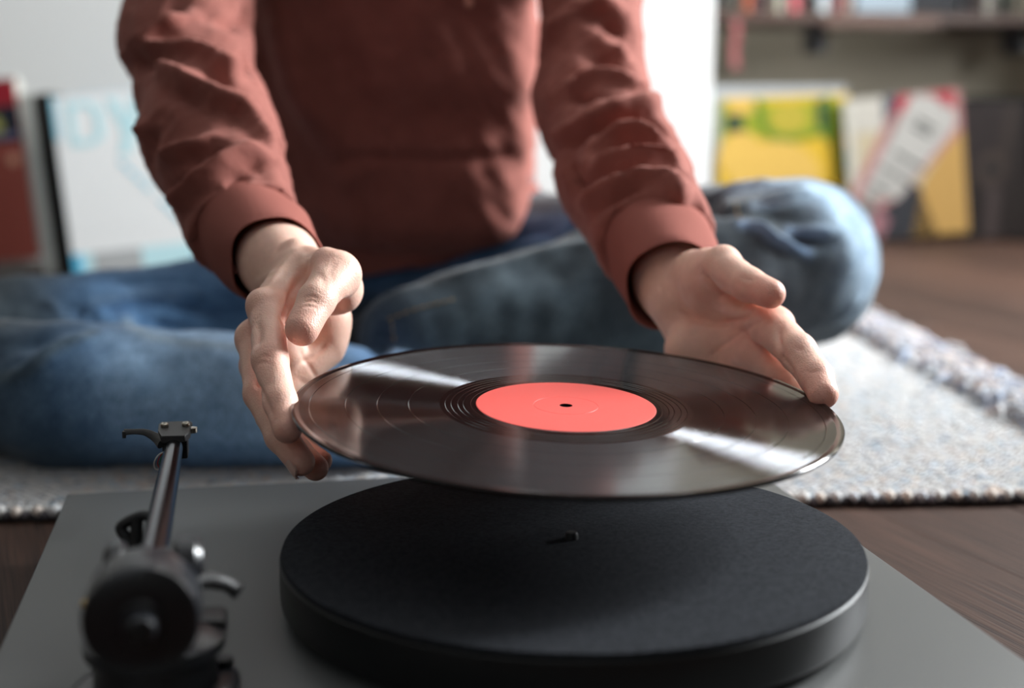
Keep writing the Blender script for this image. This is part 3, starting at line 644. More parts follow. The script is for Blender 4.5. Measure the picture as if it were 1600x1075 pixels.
for i, (a, b, c, lab) in enumerate(bks):
    u0, u1 = shelf_u(a), shelf_u(b); h = .20+.03*math.sin(i*2.3); dpt = .14+.01*math.sin(i*1.7)
    wide = b-a > 60; e = empty('box_file' if wide else 'book', sp_((u0+u1)/2, .0, ZS+.0225), (0, 0, SA)); tag(e, lab, 'box' if wide else 'book', 'books on the wall shelf')
    t_ = u1-u0-.0008
    mm = mat('cover_cloth', tuple(x*.45 for x in c), .6, spec=.2); bm = bmesh.new()  # cover colours darkened to stand in for alcove shade
    if wide: box(bm, (0, dpt/2, h/2), (t_, dpt, h), bev=.003)
    else:
        box(bm, (-t_/2+.001, dpt/2, h/2), (.002, dpt, h)); box(bm, (t_/2-.001, dpt/2, h/2), (.002, dpt, h)); tube(bm, [(0, .0025, 0), (0, .0025, h)], max(t_/2, .002), 12, .35)
    bm_obj('case' if wide else 'cover', bm, mm, e)
    if not wide:
        bm = bmesh.new(); box(bm, (0, dpt/2, h/2), (max(t_-.004, .001), dpt-.006, h-.008)); bm_obj('pages', bm, M_PAGE, e)
    else:
        bm = bmesh.new(); box(bm, (0, -.0005, h*.6), (t_*.5, .001, h*.2)); bm_obj('spine_panel', bm, mat('file_label', tuple(min(1, x*1.3+.02) for x in c), .5), e)
# ribbon
bm = bmesh.new(); u = shelf_u(1148)
pr_ = []
for k in range(9): z = ZS+.004-.013*k; pr_.append(sp_(u+.002*math.sin(k), -.012-.002*math.sin(k*.9), z))
for a, b in zip(pr_, pr_[1:]):
    ww = sux*.0085; tt_ = suy*.0006
    vv_ = [bm.verts.new(q) for q in (a-ww-tt_, a+ww-tt_, b+ww-tt_, b-ww-tt_, a-ww+tt_, a+ww+tt_, b+ww+tt_, b-ww+tt_)]
    bm.faces.new(vv_[:4]); bm.faces.new(vv_[4:][::-1]); bm.faces.new((vv_[0], vv_[3], vv_[7], vv_[4])); bm.faces.new((vv_[1], vv_[2], vv_[6], vv_[5]))
tag(bm_obj('ribbon', bm, mat('red_ribbon', (.16, .03, .03), .7)), 'faded red ribbon hanging down from the left end of the shelf', 'ribbon')

# ------------------------------------------------------------------ person
person = empty('person', (-.1, 1.47, 0)); PL = Vector((-.1, 1.47, 0))
tag(person, 'person in rust red hoodie and blue jeans sitting cross legged, holding a record', 'person')
def pmesh(name, V, Fc, m, cols=None, parent=person, loc=PL):
    me = arr_mesh(name, V-np.array(loc), Fc)
    if cols is not None: vcol(me, 'Col', cols)
    return link(name, me, m, parent)
M_SK = mat('skin', (.6, .4, .3), .46, spec=.42, Subsurface_Weight=.16, Subsurface_Scale=.012); BS(M_SK).inputs['Subsurface Radius'].default_value = (1, .35, .18)
at = N(M_SK, 'ShaderNodeVertexColor', layer_name='Col'); n1 = noise(M_SK, 120, 4, .6); n2 = noise(M_SK, 700, 3, .6)
L(M_SK, mix(M_SK, .5, at.outputs[0], ramp(M_SK, n1.outputs[0], [(.35, (.86, .80, .78)), (.65, (1, 1, 1))]).outputs[0], 'MULTIPLY'), BS(M_SK).inputs['Base Color'])
vo = N(M_SK, 'ShaderNodeTexVoronoi'); vo.inputs['Scale'].default_value = 850; tcs = N(M_SK, 'ShaderNodeTexCoord'); L(M_SK, tcs.outputs['Object'], vo.inputs['Vector'])
ad = N(M_SK, 'ShaderNodeMath', operation='ADD'); L(M_SK, n2.outputs[0], ad.inputs[0]); L(M_SK, vo.outputs['Distance'], ad.inputs[1]); bump(M_SK, ad.outputs[0], .24, .0006)
SKIN = np.array([.90, .58, .46]); PINK = np.array([.90, .40, .31])

def J(t): return P(*t)
def seglen(a, b): return (J(a)-J(b)).length
def hand(spec, h=.00115):
    """spec: fingers -> list of (joint, radius); palm cones; blobs; forearm. Joints are measured points placed at their own distance."""
    pts = [J(j) for f in spec['fingers'] for j, r in f]+[J(j) for j, r in spec['arm'][:1]]+[J(c[0]) for c in spec['palm']]
    lo = np.min([tuple(p) for p in pts], 0)-.03; hi = np.max([tuple(p) for p in pts], 0)+.03
    fld = None
    S = SDF(lo, hi, h)
    for f in spec['fingers']:
        T = SDF(lo, hi, h)
        for (a, ra), (b, rb) in zip(f, f[1:]): T.cone(J(a), J(b), ra, rb, .0035)
        pass
        S.v = np.minimum(S.v, T.v); 
    Pm = SDF(lo, hi, h)
    for c in spec['palm']:
        if len(c) == 2: Pm.ball(J(c[0]), c[1], .009)
        else: Pm.cone(J(c[0]), J(c[1]), c[2], c[3], .009)
    for (a, ra), (b, rb) in zip(spec['arm'], spec['arm'][1:]): Pm.cone(J(a), J(b), ra, rb, .016)
    k = .0065; a_, d_ = S.v, Pm.v; hh = np.clip(.5+.5*(a_-d_)/k, 0, 1)
    S.v = np.where(np.abs(a_-d_) < k, a_*(1-hh)+d_*hh-k*hh*(1-hh), np.minimum(a_, d_))
    for c in spec.get('bumps', []): S.ball(J(c[0]), c[1], .004)
    V, Fc = S.mesh()
    V, _ = strokes(V, Fc, spec['strokes'])
    cols = np.tile(SKIN, (len(V), 1))
    def tint(p, rad, c, amt):
        w_ = amt*np.exp(-(np.linalg.norm(V-np.array(p), axis=1)/rad)**2); cols[:] = cols*(1-w_[:, None])+np.array(c)*w_[:, None]
    for f in spec['fingers']:
        tint(J(f[-1][0]), .012, PINK, .75)
        if len(f) > 3:
            tint(J(f[-2][0]), .009, PINK, .30); tint(J(f[1][0]), .011, PINK, .30); tint(J(f[0][0]), .013, PINK, .25)
    for p, rad, amt in spec.get('pink', []): tint(J(p), rad, PINK, amt)
    for f in spec['fingers']:
        print('hand', [round((J(a)-J(b)).length*1000) for (a, _), (b, _) in zip(f, f[1:])], 'disc gap mm', [(round(((J(a)-DC).dot(DN))*1000), round(((J(a)-DC)-DN*(J(a)-DC).dot(DN)).length*1000-150.8)) for a, _ in f])
    return V, Fc, cols

LH = dict(
 fingers=[
  [((527, 430, .806), .0140), ((494, 470, .781), .0106), ((472, 514, .766), .0098)],
  [((418, 482, .800), .0108), ((422, 562, .762), .0100), ((438, 628, .741), .0090), ((449, 670, .728), .0080)],
  [((399, 530, .810), .0106), ((408, 615, .776), .0098), ((440, 682, .752), .0088), ((470, 722, .742), .0078)],
  [((402, 570, .828), .0100), ((425, 650, .797), .0092), ((463, 706, .775), .0083), ((493, 731, .762), .0074)],
  [((418, 600, .850), .0092), ((445, 665, .825), .0080), ((478, 705, .806), .0072), ((502, 720, .795), .0065)]],
 palm=[((465, 428, .858), (418, 484, .803), .0135, .0110), ((470, 450, .868), (399, 532, .813), .0140, .0110), ((478, 478, .880), (404, 572, .831), .0145, .0105), ((490, 500, .888), (420, 602, .852), .0150, .0100),
       ((470, 418, .855), (524, 430, .812), .0135, .0140), ((526, 452, .832), .0165), ((500, 538, .872), (440, 600, .850), .0170, .0120), ((505, 500, .872), .0185), ((440, 545, .838), .0135), ((450, 488, .856), .0125), ((480, 420, .845), (440, 460, .820), .011, .009)],
 arm=[((468, 455, .872), .0210), ((436, 410, .892), .0230), ((398, 372, .950), .0250)],
 bumps=[((408, 474, .797), .0085), ((391, 524, .808), .0078), ((507, 408, .812), .0085), ((462, 392, .862), .0085)],
 strokes=[
  ([(480, 402), (467, 440), (453, 475), (444, 505)], -.0040, .0034),
  ([(533, 470), (528, 485), (538, 492)], -.0030, .0042),
  ([(470, 473), (486, 470), (502, 476)], -.0007, .0013), ([(471, 480), (485, 478), (500, 482)], -.0006, .0012), ([(474, 466), (487, 463), (500, 468)], -.0006, .0012),
  ([(494, 412), (500, 422), (510, 424)], .0006, .003), ([(498, 424), (506, 440), (502, 455)], -.0005, .002), ([(525, 405), (516, 425), (519, 440)], -.0005, .0022),
  ([(455, 395), (440, 420), (418, 455)], .0008, .003), ([(470, 382), (478, 392), (495, 395)], -.0008, .004),
  ([(403, 560), (412, 556), (424, 560)], -.0004, .0012), ([(400, 570), (412, 566), (424, 570)], -.0004, .0012),
  ([(395, 450), (420, 430), (445, 420)], .0010, .0035), ([(400, 500), (404, 520), (402, 545)], -.0016, .0028), ([(420, 500), (432, 540), (436, 590)], .0006, .004), ([(470, 565), (492, 556), (512, 535)], -.0009, .0018), ([(466, 545), (485, 575), (500, 600)], -.0006, .0016), ([(462, 590), (480, 600), (500, 590)], -.0005, .002),
  ([(412, 470), (398, 500), (390, 520)], -.0006, .003), ([(398, 590), (412, 620), (428, 655)], -.0012, .0022)],
 pink=[((455, 520, .80), .018, .55), ((440, 560, .76), .012, .4), ((505, 414, .80), .010, .35)])
RH = dict(
 fingers=[
  [((1128, 420, .868), .0132), ((1170, 445, .843), .0106), ((1204, 459, .826), .0092)],
  [((1203, 508, .846), .0126), ((1246, 550, .808), .0113), ((1275, 589, .790), .0099), ((1286, 615, .778), .0089)],
  [((1180, 548, .866), .0112), ((1222, 588, .850), .0100), ((1255, 628, .842), .0090), ((1277, 655, .838), .0080)],
  [((1152, 586, .884), .0105), ((1195, 628, .872), .0095), ((1232, 660, .868), .0086), ((1256, 682, .866), .0075)],
  [((1124, 612, .902), .0098), ((1160, 655, .892), .0082), ((1190, 682, .888), .0073), ((1210, 700, .885), .0066)]],
 palm=[((1090, 432, .918), (1203, 508, .848), .0140, .0115), ((1085, 462, .925), (1180, 550, .868), .0140, .0115), ((1080, 492, .930), (1152, 588, .886), .0145, .0110), ((1076, 520, .932), (1126, 612, .904), .0160, .0110),
       ((1085, 425, .915), (1128, 420, .874), .0145, .0135), ((1108, 442, .893), .0195), ((1082, 545, .908), .0190), ((1100, 575, .905), .0150), ((1130, 530, .898), .0150), ((1165, 555, .880), .0125), ((1060, 470, .930), .0180)],
 arm=[((1075, 470, .932), .0215), ((1052, 440, .955), .0245), ((1030, 392, .990), .0265)],
 bumps=[((1131, 404, .868), .0082), ((1218, 505, .842), .0090)],
 strokes=[
  ([(1092, 424), (1119, 451), (1144, 463), (1163, 476)], -.0034, .0034),
  ([(1058, 485), (1083, 497), (1119, 505), (1157, 500), (1175, 488)], -.0026, .0020), ([(1105, 560), (1130, 540), (1165, 515), (1195, 500)], -.0008, .0016), ([(1030, 440), (1038, 470), (1050, 500)], -.0008, .0018), ([(1090, 520), (1115, 535), (1140, 560)], .0007, .004),
  ([(1112, 470), (1126, 480), (1152, 486)], .0016, .0045), ([(1100, 465), (1118, 478), (1140, 482)], -.0010, .0022),
  ([(1218, 508), (1216, 530), (1221, 552)], -.0020, .0026), ([(1216, 552), (1235, 574), (1246, 596)], -.0012, .0020),
  ([(1175, 500), (1168, 520), (1150, 545)], -.0006, .003), ([(1050, 405), (1042, 440), (1052, 480)], -.0006, .004), ([(1155, 430), (1168, 437), (1180, 438)], -.0005, .0014),
  ([(1238, 540), (1250, 546), (1262, 544)], -.0003, .0013), ([(1256, 578), (1268, 582), (1284, 578)], -.0003, .0012), ([(1242, 545), (1255, 551), (1268, 549)], -.0003, .0013), ([(1205, 570), (1222, 565), (1230, 560)], -.0004, .002)],
 pink=[((1215, 520, .84), .016, .35), ((1100, 450, .885), .018, .3), ((1150, 540, .87), .02, .3)])
parts = []; colsall = []
for spec in (LH, RH):
    V, Fc, c = hand(spec); parts.append((V, Fc)); colsall.append(c)
# nails: thin curved shields, a second material slot on the same body mesh
nail_parts = []
def nail(tip, prev, out, wd=.0058, ln_=.0062, r=.0078):
    a, b = J(prev), J(tip); ax = (b-a).normalized(); o_ = Vector(out); o_ = (o_-ax*o_.dot(ax)).normalized(); s_ = ax.cross(o_)
    g = 9; vs_, fs_ = [], []
    for lay, off in ((0, .0004), (1, -.0006)):
        for i in range(g):
            for j in range(g):
                u = (i/(g-1)*2-1); v = (j/(g-1)*2-1); uu_ = u*math.sqrt(1-.45*v*v); th = uu_*.82
                p_ = b+ax*(v*ln_*math.sqrt(1-.35*u*u)+.001)+o_*(r*math.cos(th)+off-.0006*v*v)+s_*(r*math.sin(th)); vs_.append(tuple(p_))
        for i in range(g-1):
            for j in range(g-1): q = lay*g*g+i*g+j; fs_.append((q, q+1, q+g+1, q+g) if lay else (q, q+g, q+g+1, q+1))
    vs_, fs_ = np.array(vs_), np.array(fs_); nn_ = normals(vs_, fs_)[:g*g].mean(0)
    if nn_ @ np.array(o_) < 0: fs_ = fs_[:, ::-1]
    return vs_, fs_
for t_, p_, o_, rr_ in (((470, 722, .742), (440, 682, .752), (-.8, -.35, -.3), .0078),):
    nail_parts.append(nail(t_, p_, o_, r=rr_))

# the rest of the body, mostly inside the clothes
ELB_L = P(292, 55, 1.16); ELB_R = P(925, 165, 1.20)
SH_L = Vector((-.285, 1.38, .575)); SH_R = Vector((.075, 1.41, .575))
B = SDF((-.75, .75, -.01), (.45, 1.75, .66), .009)
B.cone(ELB_L, P(330, 220, 1.045), .036, .030, .01); B.cone(P(330, 220, 1.045), P(400, 375, .945), .028, .023, .01); B.cone(SH_L, ELB_L, .036, .034, .02)
B.cone(ELB_R, P(974, 275, 1.085), .034, .030, .01); B.cone(P(974, 275, 1.085), P(1032, 395, .985), .028, .024, .01); B.cone(SH_R, ELB_R, .034, .032, .02)
B.cone((-.11, 1.53, .12), (-.105, 1.44, .52), .09, .09, .05, ((0, 1, 0), 1.2)); B.cone(SH_L, SH_R, .034, .034, .02); B.cone((-.105, 1.40, .55), (-.105, 1.33, .66), .065, .055, .03)
HL, HR = Vector((-.22, 1.50, .070)), Vector((-.02, 1.52, .105)); KL = Vector((-.57, 1.20, .072)); KR = P(1246, 405, 1.33); AL = Vector((-.13, 1.085, .052)); AR = P(640, 520, 1.20)
B.cone(HL, KL, .055, .034, .02); B.cone(HR, KR, .070, .050, .02); B.cone(KL+Vector((0, -.02, 0)), AL, .034, .032, .01); B.cone(KR, AR, .05, .034, .02)
V, Fc = B.mesh(); parts.append((V, Fc)); colsall.append(np.tile(SKIN, (len(V), 1)))
# head, above the frame, looking down at the record
HC = Vector((-.105, 1.235, .80)); HM = Matrix.Rotation(R(32), 3, 'X')
def hp(x, y, z): return HC+HM @ Vector((x, y, z))
H = SDF(HC-Vector((.13, .17, .19)), HC+Vector((.13, .17, .17)), .0028)
H.ell(hp(0, .012, .03), (.074, .093, .083), .02, HM); H.ell(hp(0, -.030, -.035), (.056, .058, .072), .03, HM); H.ell(hp(0, -.062, -.088), (.022, .020, .016), .025, HM)
H.cone(hp(0, .035, -.06), Vector((-.105, 1.33, .66)), .050, .056, .03)
H.cone(hp(0, -.086, .008), hp(0, -.108, -.026), .0065, .0105, .010); H.ball(hp(.011, -.098, -.030), .0075, .006); H.ball(hp(-.011, -.098, -.030), .0075, .006)
for s_ in (-1, 1):
    H.cone(hp(s_*.012, -.086, .024), hp(s_*.045, -.070, .026), .007, .007, .010)
    H.cone(hp(s_*.074, .006, .020), hp(s_*.072, .002, -.022), .012, .008, .004, ((1, 0, 0), 2.4))
    H.ball(hp(s_*.031, -.080, .004), .0125, .004)
    H.ball(hp(s_*.044, -.062, -.020), .014, .02)
H.cone(hp(-.020, -.083, -.053), hp(.020, -.083, -.053), .0048, .0048, .003); H.cone(hp(-.018, -.081, -.062), hp(.018, -.081, -.062), .0056, .0056, .003)
V, Fc = H.mesh(); c = np.tile(SKIN, (len(V), 1))
for q, rd in ((hp(-.012, -.088, -.058), .014), (hp(.012, -.088, -.058), .014)):
    w_ = np.exp(-(np.linalg.norm(V-np.array(q), axis=1)/rd)**4)[:, None]*.7; c = c*(1-w_)+np.array([.52, .20, .17])*w_
for s_ in (-1, 1):
    q = np.array(hp(s_*.031, -.0925, .004)); dd = np.linalg.norm(V-q, axis=1); w_ = (np.exp(-(dd/.0085)**6)*.85)[:, None]; c = c*(1-w_)+np.array([.72, .70, .68])*w_; w_ = np.exp(-(dd/.0045)**6)[:, None]; c = c*(1-w_)+np.array([.03, .02, .015])*w_
parts.append((V, Fc)); colsall.append(c)
V, Fc = join(parts); nbody = len(Fc); nv = [np.tile(np.array([.74, .50, .42]), (len(v), 1)) for v, f in nail_parts]
V, Fc = join([(V, Fc)]+nail_parts)
M_NAIL = mat('nail', (.74, .48, .40), .28, spec=.5)
body = pmesh('body', V, Fc, [M_SK, M_NAIL], np.concatenate(colsall+nv))
mi = np.zeros(len(Fc), np.int32); mi[nbody:] = 1; body.data.polygons.foreach_set('material_index', mi)
# hair
S = SDF(HC-Vector((.13, .17, .15)), HC+Vector((.13, .17, .17)), .003)
S.ell(hp(0, .022, .045), (.084, .098, .086), .01, HM); S.cone(hp(0, .06, .0), hp(0, .055, -.035), .055, .040, .02)
for s_ in (-1, 1): S.cone(hp(s_*.06, .0, .05), hp(s_*.068, -.005, .012), .018, .010, .01)
S.cone(hp(-.045, -.06, .075), hp(.045, -.06, .08), .026, .026, .02)
V, Fc = S.mesh(); V = V+normals(V, Fc)*wob(V, .0022, 260, seed=4, aniso=(1.6, .5, .5))[:, None]
M_HAIR = mat('hair', (.045, .025, .015), .45); nn = noise(M_HAIR, 1., 4, .6, None, (420, 60, 60)); bump(M_HAIR, nn.outputs[0], .6, .002); pmesh('hair', V, Fc, M_HAIR)

# socks
M_SOCK = mat('charcoal_sock', (.02, .022, .028), .9)
for a_, t1, t2 in ((AL, (.06, .02, -.015), (.19, .10, -.012)), (AR, (-.05, .045, -.035), (-.12, .09, -.06))):
    q1 = a_+Vector(t1); q2 = a_+Vector(t2); S = SDF(np.minimum(a_, q2)-.06, np.maximum(a_, q2)+.06, .005)
    S.cone(a_, q1, .040, .036, .01); S.cone(q1, q2, .036, .028, .01); X, Y, Z = S.grid((slice(None),)*3); S.v = np.maximum(S.v, (.008-Z)+0*X+0*Y).astype(np.float32)
    V, Fc = S.mesh(); pmesh('sock', V, Fc, M_SOCK)
# clothes
def cloth(name, base, rough, scale, strength, sheen=.25):
    m = mat(name, base, rough, spec=.12, Sheen_Weight=sheen, Sheen_Roughness=.5)
    return m
M_HOOD = cloth('rust_fleece', (.285, .098, .079), .85, 900, .2)
BS(M_HOOD).inputs['Sheen Tint'].default_value = (1, .55, .48, 1)
n1 = noise(M_HOOD, 1400, 2, .6); n2 = noise(M_HOOD, 45, 4, .6)
L(M_HOOD, ramp(M_HOOD, n2.outputs[0], [(.3, (.26, .092, .074)), (.7, (.315, .112, .089))]).outputs[0], BS(M_HOOD).inputs['Base Color'])
b1 = N(M_HOOD, 'ShaderNodeBump'); b1.inputs['Strength'].default_value = .25; b1.inputs['Distance'].default_value = .004; L(M_HOOD, n2.outputs[0], b1.inputs['Height'])
bump(M_HOOD, n1.outputs[0], .25, .0006, b1.outputs[0])
M_RIB = mat('rust_rib_knit', (.29, .101, .081), .9, spec=.08)
nr = noise(M_RIB, 1200, 3); bump(M_RIB, nr.outputs[0], .3, .0007)

S = SDF((-.46, .86, .06), (.27, 1.72, .72), .0034)
# torso: belly over the lap up to the leaning chest
for x_, y_, r_t in ((-.235, 1.430, .045), (-.19, 1.415, .045), (-.15, 1.412, .045), (-.11, 1.411, .045), (-.07, 1.411, .044), (-.042, 1.411, .040), (-.020, 1.413, .034), (-.22, 1.48, .06), (-.10, 1.49, .09), (-.042, 1.48, .055), (-.20, 1.56, .075), (-.10, 1.58, .09), (-.045, 1.56, .07)):
    S.cone((x_*.99, y_, .195), (x_+.004, y_-.020, .34), r_t, r_t, .03); S.cone((x_+.004, y_-.020, .34), (x_*.97, y_-.075, .54), r_t, r_t, .03)
S.cone((-.25, 1.37, .52), (.045, 1.37, .52), .085, .085, .04); S.cone(SH_L+Vector((.02, .02, -.01)), SH_R+Vector((-.02, .02, -.01)), .068, .068, .06)
S.cone((-.105, 1.44, .60), (-.105, 1.41, .65), .085, .085, .05)
S.cone((-.20, 1.47, .61), (-.01, 1.47, .61), .045, .045, .03); S.ball((-.105, 1.52, .57), .085, .04)
# sleeves
CS_L = P(387, 360, .966); CS_R = P(1024, 374, 1.004)
for sh, el, cf, mid, rs in ((SH_L, ELB_L, CS_L, P(330, 220, 1.045), (.064, .051, .049, .0425)), (SH_R, ELB_R, CS_R, P(974, 275, 1.085), (.052, .047, .050, .0445))):
    A = S.like()
    A.cone(sh, el, rs[0], rs[1], .02); A.cone(el, mid, rs[1], rs[2], .025); A.cone(mid, cf, rs[2], rs[3], .02)
    cd_ = (cf-mid).normalized(); X, Y, Z = A.grid((slice(None),)*3); A.v = np.where(A.v < .08, np.maximum(A.v, ((X-cf.x)*cd_.x+(Y-cf.y)*cd_.y+(Z-cf.z)*cd_.z-.003).astype(np.float32)), A.v)
    a_, d_ = S.v, A.v; k = .022; hh = np.clip(.5+.5*(a_-d_)/k, 0, 1); S.v = np.where(np.abs(a_-d_) < k, a_*(1-hh)+d_*hh-k*hh*(1-hh), np.minimum(a_, d_))
V, Fc = S.mesh(); print('hoodie', len(V))
r_, w_ = .0085, .0075
def dv_(lst, amp, wd): return [(p, amp, wd) for p in lst]
ridges = [[(187, 103), (222, 76), (294, 22)], [(222, 78), (307, 83), (356, 107), (383, 107)], [(249, 107), (289, 129), (339, 156), (383, 179), (428, 250)], [(249, 254), (285, 237), (334, 223)],
          [(249, 344), (289, 308), (325, 277), (339, 250)], [(325, 286), (347, 263), (388, 241), (423, 250)], [(205, 160), (215, 190), (232, 215)],
          [(885, 136), (946, 126), (1001, 146), (1036, 171)], [(870, 221), (920, 196), (971, 176), (1021, 171)], [(930, 221), (991, 206), (1051, 231)], [(920, 266), (986, 246), (1036, 246), (1071, 271)],
          [(910, 322), (971, 291), (1021, 281), (1081, 301)], [(852, 70), (895, 15)], [(946, 65), (986, 100)], [(991, 321), (1041, 311), (1085, 331)], [(900, 15), (950, 8), (975, 20)]]
valleys = [[(294, 67), (339, 80), (374, 107), (401, 89)], [(325, 103), (352, 129), (374, 143)], [(210, 92), (240, 95), (262, 90)], [(280, 254), (312, 240), (334, 234), (318, 262)], [(347, 290), (392, 262), (401, 272)], [(249, 192), (235, 215), (231, 250)],
           [(268, 140), (300, 150), (330, 170)], [(260, 300), (285, 280), (305, 262)], [(330, 30), (370, 40), (395, 20)], [(230, 50), (260, 30), (280, 5)],
           [(880, 223), (936, 199), (986, 190), (1046, 214)], [(940, 244), (986, 228), (1036, 236)], [(936, 287), (996, 266), (1021, 264)], [(940, 322), (986, 300), (1021, 292)], [(920, 80), (951, 100), (986, 128)], [(1000, 180), (1030, 196), (1052, 215)],
           [(880, 150), (915, 150), (960, 150)], [(930, 30), (960, 45), (982, 60)], [(890, 250), (905, 285), (925, 300)]]
st = dv_(ridges, .0130, .0070)+dv_(valleys, -.0120, .0068)
st += [([(440, -60), (455, 60), (485, 150), (548, 250)], .030, .022), ([(405, 40), (415, 140), (440, 210)], -.016, .02), ([(500, -20), (530, 100), (580, 200)], -.010, .02),
       ([(640, -60), (655, 10), (668, 90)], .018, .022), ([(620, 175), (720, 185), (800, 150)], -.008, .03),
       ([(432, 224), (480, 230), (545, 236), (560, 238)], .0050, .005), ([(545, 244), (700, 250), (830, 238)], -.004, .006), ([(545, 250), (550, 330), (560, 400)], .004, .01),
       ([(800, 60), (815, 180), (825, 300)], .005, .02), ([(480, 290), (520, 330), (560, 350)], .005, .015)]
V, _ = strokes(V, Fc, st)
nr_ = normals(V, Fc); V = V+nr_*(wob(V, .0016, 55, seed=3)+wob(V, .0007, 140, seed=8))[:, None]
hoodie = pmesh('hoodie', V, Fc, M_HOOD)
# ribbed cuffs: open tubes round the wrists with a stitched seam
def cuff(c0, c1, r0, r1, ecc):
    M = frame_to(c0, c1); ln_ = (c1-c0).length; bm = bmesh.new()
    prof = [(r0*.80, .018), (r0*.9, -.006), (r0*1.02, -.0045), (r0*1.045, -.001), (r0*1.03, .002), (r0*.985, .0035), (r0*1.0, .006), (r0*1.005, ln_*.5), (r1*1.01, ln_*.85), (r1, ln_-.002), (r1*.975, ln_), (r1*.945, ln_-.0015), (r1*.935, ln_*.6), (r0*.86, .012), (r0*.80, .018)]
    n = 160
    D = Matrix.Diagonal((1, ecc, 1, 1)); lathe(bm, prof, n, M @ D)
    for v in bm.verts:
        q = M.inverted() @ v.co; a = math.atan2(q.y, q.x)
        if q.z > .004:
            k = .00028*math.sin(a*80)*min(1, (q.z-.004)/.004)+.0010*math.sin(a*3+1)+.0007*math.sin(a*5+q.z*90); rr_ = math.hypot(q.x, q.y); q.x *= 1+k/rr_; q.y *= 1+k/rr_
        v.co = M @ q-PL
    bm_obj('cuff', bm, M_RIB, person, True, 80)
cuff(CS_L, P(431, 409, .888), .0372, .0315, 1.0); cuff(CS_R, P(1054, 448, .938), .0395, .0360, 1.0)
# waistband and drawstrings
bm = bmesh.new(); n = 96; rings = []
for k, (z, g) in enumerate(((-.004, .97), (.0, 1.0), (.012, 1.008), (.040, 1.008), (.050, 1.0), (.052, .96))):
    rings.append([bm.verts.new(Vector((-.122+(.152*g)*math.cos(2*math.pi*i/n), 1.520+(.122*g)*math.sin(2*math.pi*i/n), .132+z+.028*math.cos(2*math.pi*i/n)))-PL) for i in range(n)])
for a, b in zip(rings, rings[1:]):
    for i in range(n): bm.faces.new((a[i], a[(i+1) % n], b[(i+1) % n], b[i]))
bm_obj('waistband', bm, M_RIB, person, True, 80)
for q in ([(600, -230, 1.30), (612, -140, 1.285), (640, -95, 1.27), (645, -60, 1.26)], [(690, -230, 1.30), (715, -130, 1.27), (728, -40, 1.25), (733, 9, 1.245)]):
    bm = bmesh.new(); pp = [P(*x)-PL for x in q]; sp2 = spline(pp, 6); tube(bm, sp2[:-1], .0030, 10); tube(bm, [sp2[-2], sp2[-1]], .0038, 12); bm_obj('drawstring', bm, mat('drawstring_cord', (.62, .27, .20), .8), person, True)

# jeans
S = SDF((-.78, .98, -.008), (.44, 1.72, .27), .0036)
S.cone((-.21, 1.53, .085), (0, 1.53, .095), .098, .098, .05, ((0, 0, 1), 1.1)); S.cone((-.108, 1.535, .12), (-.108, 1.53, .215), .135, .128, .04, ((0, 1, 0), 1.25))
S.cone(HL, KL, .074, .059, .03); S.cone(HR+Vector((0, 0, .0)), KR, .092, .079, .03)
T = S.like()
T.cone(KL+Vector((0, -.05, -.002)), Vector((-.36, 1.105, .058)), .060, .060, .02); T.cone(Vector((-.36, 1.105, .058)), AL+Vector((.02, .012, .0)), .061, .050, .02, ((0, 1, 0), .90))
T2 = S.like()
sm = KR.lerp(AR, .5)+Vector((0, -.01, -.012))
T2.cone(KR+Vector((0, -.005, -.004)), sm, .079, .072, .02); T2.cone(sm, AR+Vector((.01, -.005, -.008)), .072, .056, .02)
for Tt, k in ((T, .008), (T2, .008)):
    a_, d_ = S.v, Tt.v; hh = np.clip(.5+.5*(a_-d_)/k, 0, 1); S.v = np.where(np.abs(a_-d_) < k, a_*(1-hh)+d_*hh-k*hh*(1-hh), np.minimum(a_, d_))
X, Y, Z = S.grid((slice(None),)*3); S.v = np.maximum(S.v, (.0065-Z)+0*X+0*Y).astype(np.float32)
V, Fc = S.mesh(); print('jeans', len(V))
jr = [([(0, 595), (39, 580), (90, 540), (148, 517)], .006, .007), ([(0, 505), (59, 492), (129, 494), (150, 508)], .006, .007), ([(148, 470), (219, 459), (273, 462), (332, 468)], .007, .008), ([(60, 470), (85, 480), (95, 500)], .005, .005),
      ([(1180, 316), (1221, 312), (1277, 296)], .006, .006), ([(1160, 349), (1191, 355), (1213, 372), (1263, 394)], .008, .006), ([(1235, 360), (1291, 365), (1311, 355)], .005, .006), ([(1110, 300), (1160, 290), (1220, 284)], .005, .007),
      ([(600, 440), (760, 400), (900, 368)], .008, .009), ([(700, 440), (820, 405), (950, 372)], .004, .008), ([(1300, 500), (1325, 485), (1345, 462)], .004, .004), ([(310, 440), (350, 455), (390, 470)], .005, .007),
      ([(200, 505), (240, 525), (310, 535), (385, 543)], .006, .005)]
jv = [([(112, 485), (125, 490), (148, 502)], -.018, .007), ([(0, 545), (45, 535), (100, 520)], -.005, .010), ([(150, 487), (220, 473), (280, 474), (340, 485), (392, 490)], -.009, .007), ([(225, 500), (300, 518), (385, 530)], -.008, .006),
      ([(1107, 318), (1125, 330), (1150, 332)], -.014, .008), ([(1180, 300), (1235, 291), (1260, 290)], -.005, .005), ([(1165, 333), (1205, 338), (1250, 336)], -.004, .009), ([(1225, 378), (1260, 376), (1300, 378)], -.005, .006), ([(1312, 500), (1335, 490), (1352, 470)], -.005, .0035),
      ([(560, 500), (640, 472), (700, 452), (840, 415), (960, 375)], -.010, .008), ([(620, 430), (740, 385), (880, 362)], -.005, .008), ([(240, 600), (262, 570), (262, 555)], -.003, .006), ([(300, 640), (330, 590), (350, 560)], -.003, .009),
      ([(560, 540), (590, 545), (600, 500)], -.008, .008)]
V, _ = strokes(V, Fc, jr+jv)
